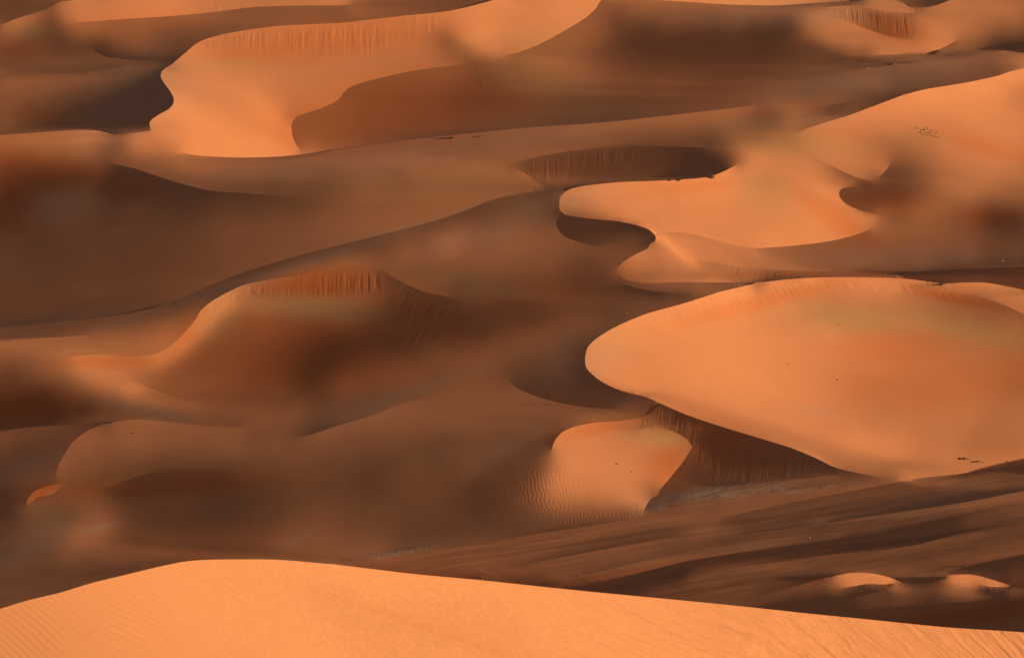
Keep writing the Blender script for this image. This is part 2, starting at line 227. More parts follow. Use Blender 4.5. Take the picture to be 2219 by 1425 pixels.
H="""200 20 200,300 25 210,370 30 213,420 15 200,200 60 165,300 60 148,400 45 140,430 80 128,300 100 140,250 108 125,160 60 160,140 40 185,120 35 120,118 55 100,480 25 140,520 40 110,600 32 110,700 30 120,500 60 100,640 3 180,20 62 155,60 75 110,20 110 105,130 90 80,100 125 115,30 150 116,160 100 95,250 145 118,320 122 100,
50 180 140,150 175 135,250 165 112,300 180 82,340 180 76,200 220 95,250 250 80,300 240 74,20 200 135,30 240 122,20 270 135,70 232 108,120 200 120,100 270 90,150 270 86,60 260 110,
420 110 203,400 140 208,372 162 222,500 128 182,440 150 202,480 200 220,400 200 234,400 250 234,420 300 238,500 320 240,560 250 232,590 262 240,620 315 240,600 190 192,680 150 186,550 165 195,700 200 188,640 225 188,500 170 205,560 205 215,600 100 193,700 90 193,800 90 190,880 80 190,700 120 188,850 130 182,610 235 212,620 290 238,
700 300 140,800 250 120,900 230 114,1000 200 108,1000 260 98,1100 230 98,1200 250 92,800 290 120,1250 240 86,900 280 108,740 260 130,
1000 50 214,1100 40 215,1200 30 218,1250 20 220,1150 70 210,960 40 208,940 60 195,960 85 140,980 110 132,940 90 160,920 108 176,1000 125 128,1040 150 108,1200 130 150,1110 150 130,1250 100 150,1150 190 118,1250 170 124,1300 90 128,1300 40 142,1350 60 96,1340 30 112,1400 22 160,1460 35 145,1400 42 100,1420 60 94,1450 90 92,1400 150 90,1500 150 87,1600 100 87,1650 150 87,1450 200 98,1350 200 94,1550 200 88,1320 150 105,
1500 25 146,1600 22 146,1700 20 130,1550 45 115,1479 40 120,1550 65 90,1640 48 105,1640 65 88,1700 50 92,1480 70 90,1700 75 88,1722 62 102,1750 40 180,1775 25 188,1760 60 190,1775 75 175,1745 82 128,1765 92 130,1800 85 195,1800 105 165,1830 118 130,1850 100 200,1850 120 150,1900 95 204,1950 105 200,2000 105 212,2040 95 200,2000 50 188,2050 60 185,2100 50 180,2150 40 182,2200 50 178,2030 30 190,2080 20 185,2120 75 165,2200 80 120,2160 92 85,2200 97 68,1900 50 132,1950 60 145,1840 30 172,2000 80 175,1880 115 155,
1700 150 95,1600 180 90,1750 140 100,1800 165 108,1650 200 98,1900 165 118,2000 160 116,2060 142 145,2100 150 112,1800 188 108,1700 205 115,1600 218 106,1750 195 100,1900 188 130,1680 226 150,1600 240 156,1980 180 115,2150 145 100,2190 140 140,2080 165 115,
1640 255 104,1680 262 114,1560 250 160,1500 265 152,1600 300 178,1560 290 150,1680 300 184,1700 330 190,1600 270 135,1650 275 140,1780 240 122,1830 236 92,1750 262 150,
2180 170 235,2100 210 235,2000 220 234,2215 205 185,1900 258 215,1850 285 198,2000 242 214,2050 262 206,2200 255 215,2100 290 205,1950 280 200,1900 300 186,1890 318 168,1930 338 145,2180 310 212,2050 330 200,2200 345 205,2100 365 190,1800 320 205,1850 345 206,1870 370 195,1740 310 192,1950 370 108,1900 415 96,1850 420 106,1950 430 100,2000 400 122,2000 370 150,2050 400 178,2100 420 184,2150 400 190,2030 430 150,2070 450 128,2120 440 135,2150 465 90,2200 470 76,2200 430 150,2215 380 178,1990 460 160,1950 465 135,
1640 355 218,1660 385 190,1620 340 190,
900 372 150,980 375 145,850 405 135,1000 405 146,1060 425 146,800 330 130,700 380 114,800 425 140,870 392 122,1000 345 132,1100 320 140,1300 290 146,1400 300 128,1479 290 145,1540 300 115,1200 305 138,800 370 135,760 400 125,940 340 128,
1200 370 105,1300 360 95,1400 350 86,1500 340 76,1545 358 70,1450 372 84,1350 382 94,1580 345 105,1100 385 140,1600 325 165,
100 510 84,300 450 94,200 600 100,400 550 102,500 500 114,100 660 96,600 480 116,700 470 126,800 460 135,0 560 98,300 620 94,900 450 140,450 600 104,150 560 92,
130 450 100,190 420 100,80 470 94,40 500 88,30 380 94,150 385 84,20 450 76,250 410 76,300 425 76,330 400 78,240 460 84,80 400 80,100 360 95,30 355 100,180 368 88,
100 300 166,50 310 165,150 310 166,200 300 172,100 335 156,30 330 150,180 335 165,265 332 160,300 310 202,340 320 196,300 340 162,380 342 165,350 362 132,430 360 150,420 385 138,440 400 118,550 390 114,500 360 132,600 360 125,650 400 110,600 412 96,520 400 112,240 345 130,200 346 140,
500 440 96,600 445 98,700 440 110,400 440 82,450 470 96,
200 708 120,100 718 106,300 700 128,250 740 158,350 700 140,350 722 162,300 755 168,100 752 168,50 760 150,20 790 112,150 745 165,400 690 130,440 650 98,150 760 178,
560 670 158,600 662 150,680 668 140,750 660 130,600 692 130,650 690 120,700 715 98,500 705 146,450 745 144,500 780 138,400 805 142,450 820 140,400 848 138,600 780 114,600 835 114,700 780 84,680 820 84,750 760 80,850 680 85,900 720 84,550 860 112,500 850 124,650 850 94,870 630 100,920 650 88,850 750 84,1000 700 80,800 700 86,800 820 92,700 850 98,800 620 135,
150 800 172,100 790 152,60 810 112,150 830 118,200 842 142,250 852 122,300 862 108,200 870 78,100 860 66,80 900 62,30 840 98,180 890 74,20 900 64,250 880 90,350 885 120,25 810 92,300 845 225,320 852 165,
240 895 108,310 898 114,400 895 116,500 905 110,600 912 106,650 885 120,560 890 115,
100 950 86,50 960 80,30 1020 92,100 1000 94,20 1055 84,70 940 104,250 940 142,300 960 144,400 950 144,500 965 140,600 955 140,700 945 138,180 990 128,250 1000 114,200 1030 114,150 1035 122,350 992 114,450 985 115,500 1002 102,700 985 108,700 962 128,850 950 124,850 990 100,600 990 108,160 960 144,
300 1048 83,400 1040 84,500 1032 86,250 1075 88,600 1070 90,500 1080 84,800 1030 84,350 1085 88,400 1105 90,700 1065 95,800 1065 95,
90 1062 160,62 1085 150,100 1090 116,150 1085 114,150 1130 98,100 1150 104,60 1180 108,190 1140 122,30 1200 98,20 1100 72,40 1140 90,250 1155 94,100 1220 92,300 1170 86,200 1200 90,500 1160 84,450 1190 84,600 1130 94,700 1100 110,600 1185 98,400 1150 80,300 1220 94,150 1250 98,650 1165 114,30 1285 106,760 1150 105,700 1190 118,850 1130 105,
850 838 112,950 810 110,1000 790 116,740 895 98,700 925 84,640 920 110,800 872 106,920 838 118,800 922 130,950 855 120,1000 882 125,1100 880 124,900 920 120,1100 815 106,1200 790 106,1150 762 116,1000 760 110,900 785 100,800 850 100,1200 840 86,1300 840 80,1350 868 84,1250 790 96,1252 765 92,1250 745 98,
850 640 92,1100 650 82,1200 610 96,1250 625 86,1300 650 86,1150 690 86,1200 700 108,1350 665 110,1400 658 114,1450 645 118,950 700 80,1050 730 88,1100 735 105,
960 528 162,985 530 158,880 545 152,750 565 142,1000 500 140,1100 500 136,1100 550 140,1050 580 130,1000 562 130,900 592 116,1000 620 100,1150 575 130,1200 585 132,1150 612 104,780 525 112,860 505 118,700 575 125,1000 472 112,1100 450 110,1170 432 104,1150 465 118,1195 440 102,1250 575 112,1300 560 128,1260 600 98,600 590 100,520 608 92,
1250 490 80,1300 500 80,1350 505 82,1280 520 84,1350 535 108,1300 545 114,1190 525 128,1320 600 95,
1300 420 220,1400 430 220,1300 450 212,1450 450 215,1500 480 220,1600 420 212,1600 500 220,1700 450 215,1500 410 230,1600 390 226,1700 380 202,1750 420 220,1800 460 226,1780 400 220,1700 510 226,1800 500 222,1850 490 192,1900 500 148,1950 500 142,2050 500 140,1900 478 172,2000 480 152,2100 478 130,2155 485 82,2195 495 86,2150 512 108,2000 530 135,1240 445 204,1230 455 180,1300 462 198,1270 460 190,1450 490 222,
1750 545 142,1850 540 140,1950 540 136,1500 540 205,1600 560 180,1700 565 165,1850 568 154,2000 565 144,2100 558 140,2200 545 128,1435 530 206,1450 560 202,1900 558 150,
1600 592 124,1650 597 110,1750 597 86,1900 597 76,2100 595 68,2150 607 86,2200 605 82,2200 618 92,
1385 580 196,1450 588 200,1500 585 204,1550 600 196,1600 605 175,1350 585 165,1370 600 160,1479 622 112,1450 618 122,1400 620 100,1340 630 80,1550 622 112,
1800 665 190,1900 672 186,2000 665 180,2100 700 166,2200 705 170,1750 690 200,1900 700 198,1700 685 206,2000 690 182,1950 730 194,2000 722 188,1900 780 204,2050 770 186,2200 800 174,2000 800 194,1800 740 214,1700 750 220,1500 750 230,1400 760 225,1350 780 225,1600 800 234,1500 820 238,1700 850 225,1850 850 194,1900 850 188,2000 870 184,2100 880 190,2200 830 166,1750 890 216,1600 870 234,1700 920 222,1800 920 205,1900 920 192,2000 930 184,2100 920 188,2200 950 182,1900 965 206,1950 982 205,2050 990 200,2150 985 190,2100 1010 195,2150 740 172,2000 760 188,1500 690 236,1650 655 228,1750 640 212,1800 625 208,1850 620 205,1900 625 205,1950 630 192,2000 635 172,2050 645 150,2100 650 142,2150 658 128,2100 630 195,2180 640 210,2190 690 150,1800 645 195,1640 680 215,
1210 1000 200,1225 1030 206,1205 1060 186,1200 1090 165,1250 1082 188,1300 950 206,1300 1000 210,1350 1050 206,1400 1000 196,1400 950 192,1450 960 190,1300 1095 176,1380 1098 208,1350 1085 208,1450 1000 188,1230 960 212,1170 1000 115,1150 1050 112,
1500 920 95,1550 960 84,1600 1000 80,1700 1000 80,1550 1035 84,1520 1000 94,1750 1012 84,1470 1050 98,1450 920 95,
1550 1068 102,1450 1085 86,1700 1052 114,1800 1045 118,1600 1078 128,1500 1102 128,1900 1042 130,1420 1100 110,
1150 1112 104,1250 1125 114,1050 1055 87,1030 1105 86,1015 1035 92,1100 1000 94,1120 1070 104,950 1080 105,900 1050 110,950 1000 96,1050 1000 90,1150 965 85,1100 950 104,1000 940 114,1150 920 104,1200 900 118,1300 897 130,1330 1120 120,1000 1140 100,
1800 1100 104,2000 1070 104,2150 1050 135,2219 1030 140,2285 1030 140,2285 1060 135,2285 1100 122,2285 1160 110,2219 1060 135,2050 1055 125,1270 700 118,1240 735 112,1150 720 120,2100 1112 122,1700 1225 114,1900 1155 106,2100 1175 102,1600 1240 112,1500 1285 105,1310 1270 70,900 1205 125,1950 1220 110,2050 1200 106,1400 1260 92,1250 1220 104,1650 1280 90,
1700 1290 108,1780 1272 110,1850 1288 72,1800 1290 82,1900 1276 80,1750 1302 106,1812 1258 175,1830 1268 185,1850 1276 120,1815 1275 130,1850 1255 222,1900 1256 226,
2000 1275 96,1950 1292 96,2060 1300 86,2150 1240 80,2200 1225 86,2150 1300 92,1950 1320 96,2200 1290 80,2000 1340 82,2100 1332 76,1800 1330 86,1880 1320 98,2080 1265 195,2110 1280 178,2060 1262 160,2090 1290 110,2130 1285 130,2040 1265 105,2100 1255 224,2150 1263 226,2150 1282 76,
100 1400 224,300 1350 245,500 1350 250,800 1300 253,700 1325 248,1000 1410 250,700 1400 250,1500 1400 250,2000 1420 240,1200 1350 252,30 1340 224,1800 1380 246,400 1260 250,2150 1400 232"""
HINTS=[tuple(float(x) for x in t.split()) for t in H.replace('\n','').split(',') if t.strip()]

def lin(r):
    r=np.asarray(r,float)/255.; return np.where(r<.04045,r/12.92,((r+.055)/1.055)**2.4)
def tgt(R):
    q=(lin(R)-AMB)/(1-AMB)*LMAX
    return q-0.016*np.exp(-np.maximum(q,0)/0.03)
def dense(pts,step):
    P=np.array(pts,float)
    if len(P)>2:
        Q=np.vstack([2*P[0]-P[1],P,2*P[-1]-P[-2]]); out=[];par=[]
        for i in range(1,len(Q)-2):
            a,b,c,d=Q[i-1],Q[i],Q[i+1],Q[i+2]
            # centripetal-like catmull rom with limited tangents
            L=np.linalg.norm(c-b); m1=(c-a)/max(np.linalg.norm(c-b)+np.linalg.norm(b-a),1e-6)*L; m2=(d-b)/max(np.linalg.norm(d-c)+np.linalg.norm(c-b),1e-6)*L
            n=max(2,int(L/step)+1); t=np.arange(n)/n; t_=t[:,None]
            out.append((2*t_**3-3*t_**2+1)*b+(t_**3-2*t_**2+t_)*m1+(-2*t_**3+3*t_**2)*c+(t_**3-t_**2)*m2); par.append(i-1+t)
        out.append(P[-1:]); par.append(np.array([len(P)-1.]))
        return np.vstack(out),np.concatenate(par)
    n=max(2,int(np.linalg.norm(P[1]-P[0])/step)+1); t=np.linspace(0,1,n+1)
    return P[0]+(P[1]-P[0])*t[:,None],t

class Mesh: pass
def build(S):
    M=Mesh(); nx=int(round((U1-U0)/S)); ny=int(round((V1-V0)/S)); M.nx,M.ny,M.S=nx,ny,S
    VX=nx+1; uu,vv=np.meshgrid(U0+S*np.arange(nx+1),V0+S*np.arange(ny+1)); pos=np.stack([uu.ravel(),vv.ravel()],1)
    diag=-np.ones((ny,nx),int)   # 0: (i,j)-(i+1,j+1) ; 1: (i+1,j)-(i,j+1)
    claimed={}; edges={}; chains=[]
    for ci,(k,pts,L,R) in enumerate(CURVES):
        D,par=dense(pts,S*0.2)
        gi=np.rint((D[:,0]-U0)/S).astype(int); gj=np.rint((D[:,1]-V0)/S).astype(int)
        ok=(gi>=0)&(gi<=nx)&(gj>=0)&(gj<=ny)
        seq=[]
        for a,b,o in zip(gi,gj,ok):
            if not o: continue
            if not seq or seq[-1]!=(a,b): seq.append((a,b))
        # drop corners
        ch=True
        while ch:
            ch=False; i=1
            while i<len(seq)-1:
                a,c=seq[i-1],seq[i+1]
                if max(abs(a[0]-c[0]),abs(a[1]-c[1]))<=1: del seq[i]; ch=True
                else: i+=1
        # diagonals
        out=seq[:1]
        for q in seq[1:]:
            p=out[-1]
            if p==q: continue
            if abs(p[0]-q[0])==1 and abs(p[1]-q[1])==1:
                x,y=min(p[0],q[0]),min(p[1],q[1]); d=0 if (q[0]-p[0])==(q[1]-p[1]) else 1
                if diag[y,x] in (-1,d): diag[y,x]=d
                else: out.append((q[0],p[1]))
            out.append(q)
        ids=[b*VX+a for a,b in out]
        for n in ids:
            if n not in claimed:
                d=((D-pos[n])**2).sum(1); i=d.argmin()
                i0=max(i-4,0); i1=min(i+4,len(D)-1); tg=D[i1]-D[i0]; ax=1 if abs(tg[0])>=abs(tg[1]) else 0
                o_=1-ax; seg=slice(max(i-30,0),i+31); Ds=D[seg]; k_=np.abs(Ds[:,o_]-pos[n,o_]).argmin()
                q=pos[n].copy(); q[ax]=Ds[k_,ax]
                if abs(q[ax]-pos[n,ax])<0.85*S and abs(Ds[k_,o_]-pos[n,o_])<0.3*S: pos[n]=q
                elif d[i]<(0.6*S)**2: pos[n]=D[i]
                claimed[n]=ci
        for a,b in zip(ids[:-1],ids[1:]):
            e=(min(a,b),max(a,b))
            if e not in edges or k=='T': edges[e]=(k,ci)
        chains.append((ids,D,par))
    jj,ii=np.mgrid[0:ny,0:nx]; diag=np.where(diag<0,(ii+jj)%2,diag)
    a=(jj*VX+ii).ravel(); b=a+1; c=a+VX; d=c+1; dg=diag.ravel()
    # diag0: a-d : tris (a,d,b),(a,c,d) ; diag1: b-c : (a,c,b),(b,c,d)
    t1=np.where(dg[:,None]==0,np.stack([a,d,b],1),np.stack([a,c,b],1))
    t2=np.where(dg[:,None]==0,np.stack([a,c,d],1),np.stack([b,c,d],1))
    T=np.empty((2*len(a),3),int); T[0::2]=t1; T[1::2]=t2
    M.T=T; M.pos=pos; nt=len(T)
    # edges
    E=np.concatenate([T[:,[0,1]],T[:,[1,2]],T[:,[2,0]]]); tri=np.tile(np.arange(nt),3)
    E=np.sort(E,1); key=E[:,0]*(VX*(ny+1))+E[:,1]; o=np.argsort(key,kind='stable'); ks=key[o]
    same=np.nonzero(ks[1:]==ks[:-1])[0]; ta=tri[o[same]]; tb=tri[o[same+1]]; ea=E[o[same]]; ek=ks[same]
    kk=np.zeros(len(ek),int); ecur=-np.ones(len(ek),int)
    if edges:
        ck=np.array([e[0]*(VX*(ny+1))+e[1] for e in edges]); cvv=np.array([2 if edges[e][0]=='T' else 1 for e in edges]); cc=np.array([edges[e][1] for e in edges])
        so=np.argsort(ck); ck,cvv,cc=ck[so],cvv[so],cc[so]
        p=np.searchsorted(ck,ek); p=np.minimum(p,len(ck)-1); m=ck[p]==ek; kk[m]=cvv[p[m]]; ecur[m]=cc[p[m]]
    M.ta,M.tb,M.ea,M.ek,M.ecur=ta,tb,ea,kk,ecur
    def split(barrier):
        # corner ids, new vertices
        Tn=T.copy(); nv=len(pos); onch=np.zeros(nv,bool); cut=kk>=barrier
        onch[ea[cut].ravel()]=True
        cur=nv; src=[]
        # adjacency for chain vertices
        inc={}
        sel=np.nonzero(onch[T].any(1))[0]
        for t in sel:
            for s in range(3):
                v=T[t,s]
                if onch[v]: inc.setdefault(v,[]).append((t,s))
        link={}
        m=(~cut)&(onch[ea].any(1))
        for x,y,(p,q) in zip(ta[m],tb[m],ea[m]):
            for v in (p,q):
                if onch[v]: link.setdefault(v,[]).append((x,y))
        for v,lst in inc.items():
            par={t:t for t,_ in lst}
            def fd(z):
                while par[z]!=z: z=par[z]
                return z
            for x,y in link.get(v,[]):
                a_,b_=fd(x),fd(y)
                if a_!=b_: par[a_]=b_
            roots={}
            for t,s in lst:
                r=fd(t)
                if r not in roots:
                    if not roots: roots[r]=v
                    else: roots[r]=cur; src.append(v); cur+=1
                Tn[t,s]=roots[r]
        return Tn,np.concatenate([np.arange(nv),np.array(src,int)])
    M.Ts,M.src=split(2); M.Tg,M.gsrc=split(1)
    M.chains=chains; M.claimed=claimed
    P=pos[T]; x,y=P[...,0],P[...,1]
    det=(x[:,1]-x[:,0])*(y[:,2]-y[:,0])-(x[:,2]-x[:,0])*(y[:,1]-y[:,0])
    M.bad=(np.abs(det)<0.06*S*S); det=np.where(np.abs(det)<0.06*S*S,np.where(det<0,-1,1)*0.06*S*S,det)
    M.gu=np.stack([y[:,1]-y[:,2],y[:,2]-y[:,0],y[:,0]-y[:,1]],1)/det[:,None]
    M.gv=np.stack([x[:,2]-x[:,1],x[:,0]-x[:,2],x[:,1]-x[:,0]],1)/det[:,None]
    M.cen=P.mean(1); M.area=np.abs(det)/2
    return M

def cg(A,b,x,n,tol=1e-5):
    r=b-A(x); p=r.copy(); rs=(r*r).sum(); r0=rs
    for i in range(n):
        Ap=A(p); al=rs/(p*Ap).sum(); x=x+al*p; r-=al*Ap; rn=(r*r).sum()
        if rn<tol**2*r0: break
        p=r+rn/rs*p; rs=rn
    return x

def guide(M,init=None,iters=250):
    T=M.Tg; n=len(M.gsrc); S=M.S
    E=np.concatenate([T[:,[0,1]],T[:,[1,2]],T[:,[2,0]]]); E=np.unique(np.sort(E,1),axis=0)
    ei,ej=E[:,0],E[:,1]
    deg=np.bincount(ei,minlength=n)+np.bincount(ej,minlength=n); deg=np.maximum(deg,1)
    w=np.zeros(n); h=np.zeros(n)
    gp=M.pos[M.gsrc]
    # curve constraints on copies
    cen=M.cen
    cx=np.bincount(T.ravel(),np.repeat(cen[:,0],3),n)/np.maximum(np.bincount(T.ravel(),minlength=n),1)
    cy=np.bincount(T.ravel(),np.repeat(cen[:,1],3),n)/np.maximum(np.bincount(T.ravel(),minlength=n),1)
    copies={}
    for g in range(len(M.pos),n): copies.setdefault(M.gsrc[g],[]).append(g)
    for ci,(k,pts,L,R) in enumerate(CURVES):
        ids,D,par=M.chains[ci]
        for v in ids:
            cps=[v]+copies.get(v,[])
            if len(cps)<2: continue
            i=((D-M.pos[v])**2).sum(1).argmin(); i0=max(i-3,0); i1=min(i+3,len(D)-1); tg=D[i1]-D[i0]
            for c in cps:
                d=np.array([cx[c],cy[c]])-D[i]
                side=tg[0]*d[1]-tg[1]*d[0]   # v down: >0 -> right side
                val=np.interp(par[i],np.arange(len(L)),L if side<0 else R)
                if len(cps)>2 and M.claimed.get(v)!=ci: continue
                w[c]+=1.; h[c]+=val
        VX=M.nx+1
    def nearest(u,v):
        i=int(np.clip(round((u-U0)/S),0,M.nx)); j=int(np.clip(round((v-V0)/S),0,M.ny)); return j*VX+i
    wt=min(1.,S/9.)*0.6
    for u,v,val in HINTS:
        c=nearest(u,v)
        if c in copies: continue
        w[c]+=1; h[c]+=val
    for pts,val in SOFT:
        D,_=dense(pts,S*.8)
        for u,v in D:
            c=nearest(u,v)
            if c in copies or not(U0<u<U1 and V0<v<V1): continue
            w[c]+=.6; h[c]+=.6*val
    hv=np.where(w>0,h/np.maximum(w,1e-9),0); w=np.minimum(w,1.)
    k4=6.0*(9./S)**2; k2=0.03
    def Lap(x):
        d=x[ej]-x[ei]; return (np.bincount(ei,d,n)-np.bincount(ej,d,n))/deg
    def LapT(y):
        z=y/deg; d=z[ej]-z[ei]; return np.bincount(ei,d,n)-np.bincount(ej,d,n)
    def A(x):
        d=x[ej]-x[ei]
        return w*x+k4*LapT(Lap(x))-k2*(np.bincount(ei,d,n)-np.bincount(ej,d,n))
    x0=np.full(n,120.) if init is None else init
    x=cg(A,w*hv,x0,iters)
    return np.clip(x,45,255),(w,hv)

def transfer(Mc,xc,Tc,Mf,Tf,nf):
    """values on triangle-corners of coarse mesh -> fine vertices (averaged from containing coarse cell on same side)"""
    # use coarse cell of each fine triangle corner-centroid blend
    k=Mf.S/Mc.S
    q=Mf.cen
    acc=np.zeros(nf); cnt=np.zeros(nf)
    fp=Mf.pos[Mf.T]   # nt,3,2
    # choose coarse tri by fine tri centroid
    i=np.clip(((q[:,0]-U0)/Mc.S).astype(int),0,Mc.nx-1); j=np.clip(((q[:,1]-V0)/Mc.S).astype(int),0,Mc.ny-1)
    base=2*(j*Mc.nx+i)
    d1=((Mc.cen[base]-q)**2).sum(1); d2=((Mc.cen[base+1]-q)**2).sum(1)
    t=np.where(d1<d2,base,base+1)
    vals=xc[Tc[t]]
    gu=(Mc.gu[t]*vals).sum(1); gv=(Mc.gv[t]*vals).sum(1); m=vals.mean(1)
    bad=Mc.bad[t]; gu=np.where(bad,0,gu); gv=np.where(bad,0,gv)
    for s in range(3):
        val=m+gu*(fp[:,s,0]-Mc.cen[t,0])+gv*(fp[:,s,1]-Mc.cen[t,1])
        acc+=np.bincount(Tf[:,s],val,nf); cnt+=np.bincount(Tf[:,s],minlength=nf)
    return acc/np.maximum(cnt,1)

def rays(p):
    return FW+((p[...,0]-W_/2)/F_)[...,None]*XR-((p[...,1]-H_/2)/F_)[...,None]*UP

def lbfgs(fg,x,n,m=12,verbose=False):
    f,g=fg(x); Sx=[];Y=[]; 
    for it in range(n):
        q=g.copy(); al=[]
        for s,y,r in reversed(list(zip(Sx,Y,[1/(a@b) for a,b in zip(Sx,Y)]))):
            a=r*(s@q); al.append((a,r)); q-=a*y
        if Sx: q*=(Sx[-1]@Y[-1])/(Y[-1]@Y[-1])
        else: q*=0.02/np.abs(g).max()
        for (a,r),s,y in zip(reversed(al),Sx,Y): q+=s*(a-r*(y@q))
        d=-q; gd=g@d
        if gd>=0: Sx=[];Y=[]; d=-g*0.01/np.abs(g).max(); gd=g@d
        st=1.
        for ls in range(12):
            xn=x+st*d; fn,gn=fg(xn)
            if np.isfinite(fn) and fn<=f+1e-4*st*gd: break
            st*=.4
        else: break
        s=xn-x; y=gn-g
        if s@y>1e-14: Sx.append(s);Y.append(y)
        if len(Sx)>m: Sx.pop(0);Y.pop(0)
        done=abs(f-fn)<1e-7*abs(f); x,f,g=xn,fn,gn
        if done and it>20: break
    if verbose: print('   lbfgs',it+1,'f',f)
    return x

PRM=dict(ws=1.0,wsm=0.02,wcr=0.008,wst=4.0,wflat=0.004,wp=3e-7,wt=0.3,wg=1e-4)
def sfs(M,gv_,lam0,x,iters,verbose=False):
    T=M.Ts; n=len(M.src); nt=len(T)
    L=tgt(gv_[M.Tg].mean(1)); Ld=-0.012
    r=rays(M.cen); ru=XR/F_; rv=-UP/F_
    A_=np.cross(r,np.broadcast_to(ru,r.shape))*F_   # times gv
    B_=np.cross(np.broadcast_to(rv,r.shape),r)*F_   # times gu
    C_=np.cross(rv,ru)*F_*F_
    # with g scaled by F: N = (gv F) A + (gu F) B + C
    GU=M.gu*F_; GV=M.gv*F_
    a=M.area/(M.S*M.S)*2; S=M.S
    good=(~M.bad).astype(float)*0.45/(0.18+np.maximum(L,0))
    sm=(M.ek==0); cr=(M.ek==1)
    sc=(18./S)**0   # smoothing scale
    wE=np.where(M.ek==0,PRM['wsm']*(9./S)**2*0.25*4,np.where(M.ek==1,PRM['wcr']*(9./S)**1,0.0))
    # small dunes with tight curves may bend more sharply
    for a0,a1,b0,b1 in ((1620,2230,1225,1330),(1720,2230,0,140),(40,260,1030,1110),(1180,1320,890,1010)):
        cm=M.pos[M.ea].mean(1); wE=np.where((cm[:,0]>a0)&(cm[:,0]<a1)&(cm[:,1]>b0)&(cm[:,1]<b1),wE*0.15,wE)
    cm=M.pos[M.ea].mean(1); wE=np.where((cm[:,0]>1400)&(cm[:,0]<1580)&(cm[:,1]>500)&(cm[:,1]<590),wE*4,wE)
    keep=M.ek<2; ta=M.ta[keep]; tb=M.tb[keep]; wE=wE[keep]
    # tear pairs
    te=M.ek==2
    # per tear edge: corner copies on each side
    def cid(t,v):
        m=(M.T[t]==v[:,None]); return T[t][np.arange(len(t)),m.argmax(1)]
    xa,xb=M.ta[te],M.tb[te]; e=M.ea[te]
    # near side = right side of curve when net du>0
    net=np.array([np.sign(c[1][-1][0]-c[1][0][0]) for c in CURVES])
    na=[];nb=[]
    if te.any():
        tgx=np.zeros((te.sum(),2)); cu=M.ecur[te]
        for k in range(te.sum()):
            D=M.chains[cu[k]][1]; mid=M.pos[e[k]].mean(0); i=((D-mid)**2).sum(1).argmin(); tgx[k]=D[min(i+3,len(D)-1)]-D[max(i-3,0)]
        mid=M.pos[e].mean(1); d=M.cen[xa]-mid
        side=(tgx[:,0]*d[:,1]-tgx[:,1]*d[:,0])*net[cu]   # >0: xa is near
        near=np.where(side>0,xa,xb); far=np.where(side>0,xb,xa)
        N1=np.concatenate([cid(near,e[:,0]),cid(near,e[:,1])]); F1=np.concatenate([cid(far,e[:,0]),cid(far,e[:,1])])
    else: N1=F1=np.zeros(0,int)
    M.N1,M.F1=N1,F1; M.tear_near=near;M.tear_far=far;M.tear_e=e
    zst=math.cos(math.radians(33.5))
    W=PRM; flat=T.ravel()
    nb=np.zeros((3,nt),int); nw=np.zeros((3,nt)); slot=np.zeros(nt,int)
    nb[:]=np.arange(nt)
    both=np.concatenate([ta,tb]); oth=np.concatenate([tb,ta]); ww=np.concatenate([wE,wE])
    o=np.argsort(both,kind='stable'); sb=both[o]; first=np.searchsorted(sb,sb); rank=np.arange(len(sb))-first
    nb[rank,sb]=oth[o]; nw[rank,sb]=ww[o]
    o=np.argsort(flat,kind='stable'); sv=flat[o]; rank=np.arange(len(sv))-np.searchsorted(sv,sv)
    inc=np.full((rank.max()+1,n),3*nt); tri_of=o//3; cor=o%3
    inc[rank,sv]=cor*nt+tri_of
    GUt=np.ascontiguousarray(GU.T); GVt=np.ascontiguousarray(GV.T); Tt=np.ascontiguousarray(T.T)
    At,Bt,Ct=[np.ascontiguousarray(np.broadcast_to(q_,(nt,3)).T) for q_ in (A_,B_,C_)]
    wa=W['ws']*good*a; was=W['wst']*a; fla=W['wflat']*a; buf=np.zeros(3*nt+1)
    loose=(lam0[F1]-lam0[N1])>0.3
    # the lobe under the tongue dune may stand well in front of it
    if len(N1): loose|=np.isin(np.concatenate([cu,cu]),[i for i,q in enumerate(CURVES) if q[1][0]==(1421,512)])
    kp=W['wp']*(S*S)*F_; hs=F_/S; kt=W['wt']
    S0,S1,S2=SUN
    def fg(x,full=False):
        x0,x1,x2=x[Tt[0]],x[Tt[1]],x[Tt[2]]
        gu=GUt[0]*x0+GUt[1]*x1+GUt[2]*x2; gv=GVt[0]*x0+GVt[1]*x1+GVt[2]*x2
        N=gv*At; N+=gu*Bt; N+=Ct
        il=1/np.sqrt(N[0]*N[0]+N[1]*N[1]+N[2]*N[2]); N*=il
        if full: return N.T.copy()
        sh=S0*N[0]+S1*N[1]+S2*N[2]; res=sh-np.maximum(L,Ld); res=np.where((L<Ld)&(sh<Ld),0,res)
        wr=wa*res; f=(wr*res).sum(); wr*=2
        dn=np.empty_like(N); dn[0]=wr*S0; dn[1]=wr*S1; dn[2]=wr*S2
        st=np.minimum(N[2]-zst,0); ws_=was*st; f+=(ws_*st).sum(); dn[2]+=2*ws_
        f+=(fla*(1-N[2])).sum(); dn[2]-=fla
        for k in range(3):
            d_=N-N[:,nb[k]]; w_=nw[k]*d_; f+=0.5*(w_*d_).sum(); w_*=2; dn+=w_
        dp=dn[0]*N[0]+dn[1]*N[1]+dn[2]*N[2]; dn-=dp*N; dn*=il
        dgv=dn[0]*At[0]+dn[1]*At[1]+dn[2]*At[2]; dgu=dn[0]*Bt[0]+dn[1]*Bt[1]+dn[2]*Bt[2]
        for k in range(3): buf[k*nt:(k+1)*nt]=dgu*GUt[k]+dgv*GVt[k]
        gx=buf[inc[0]]
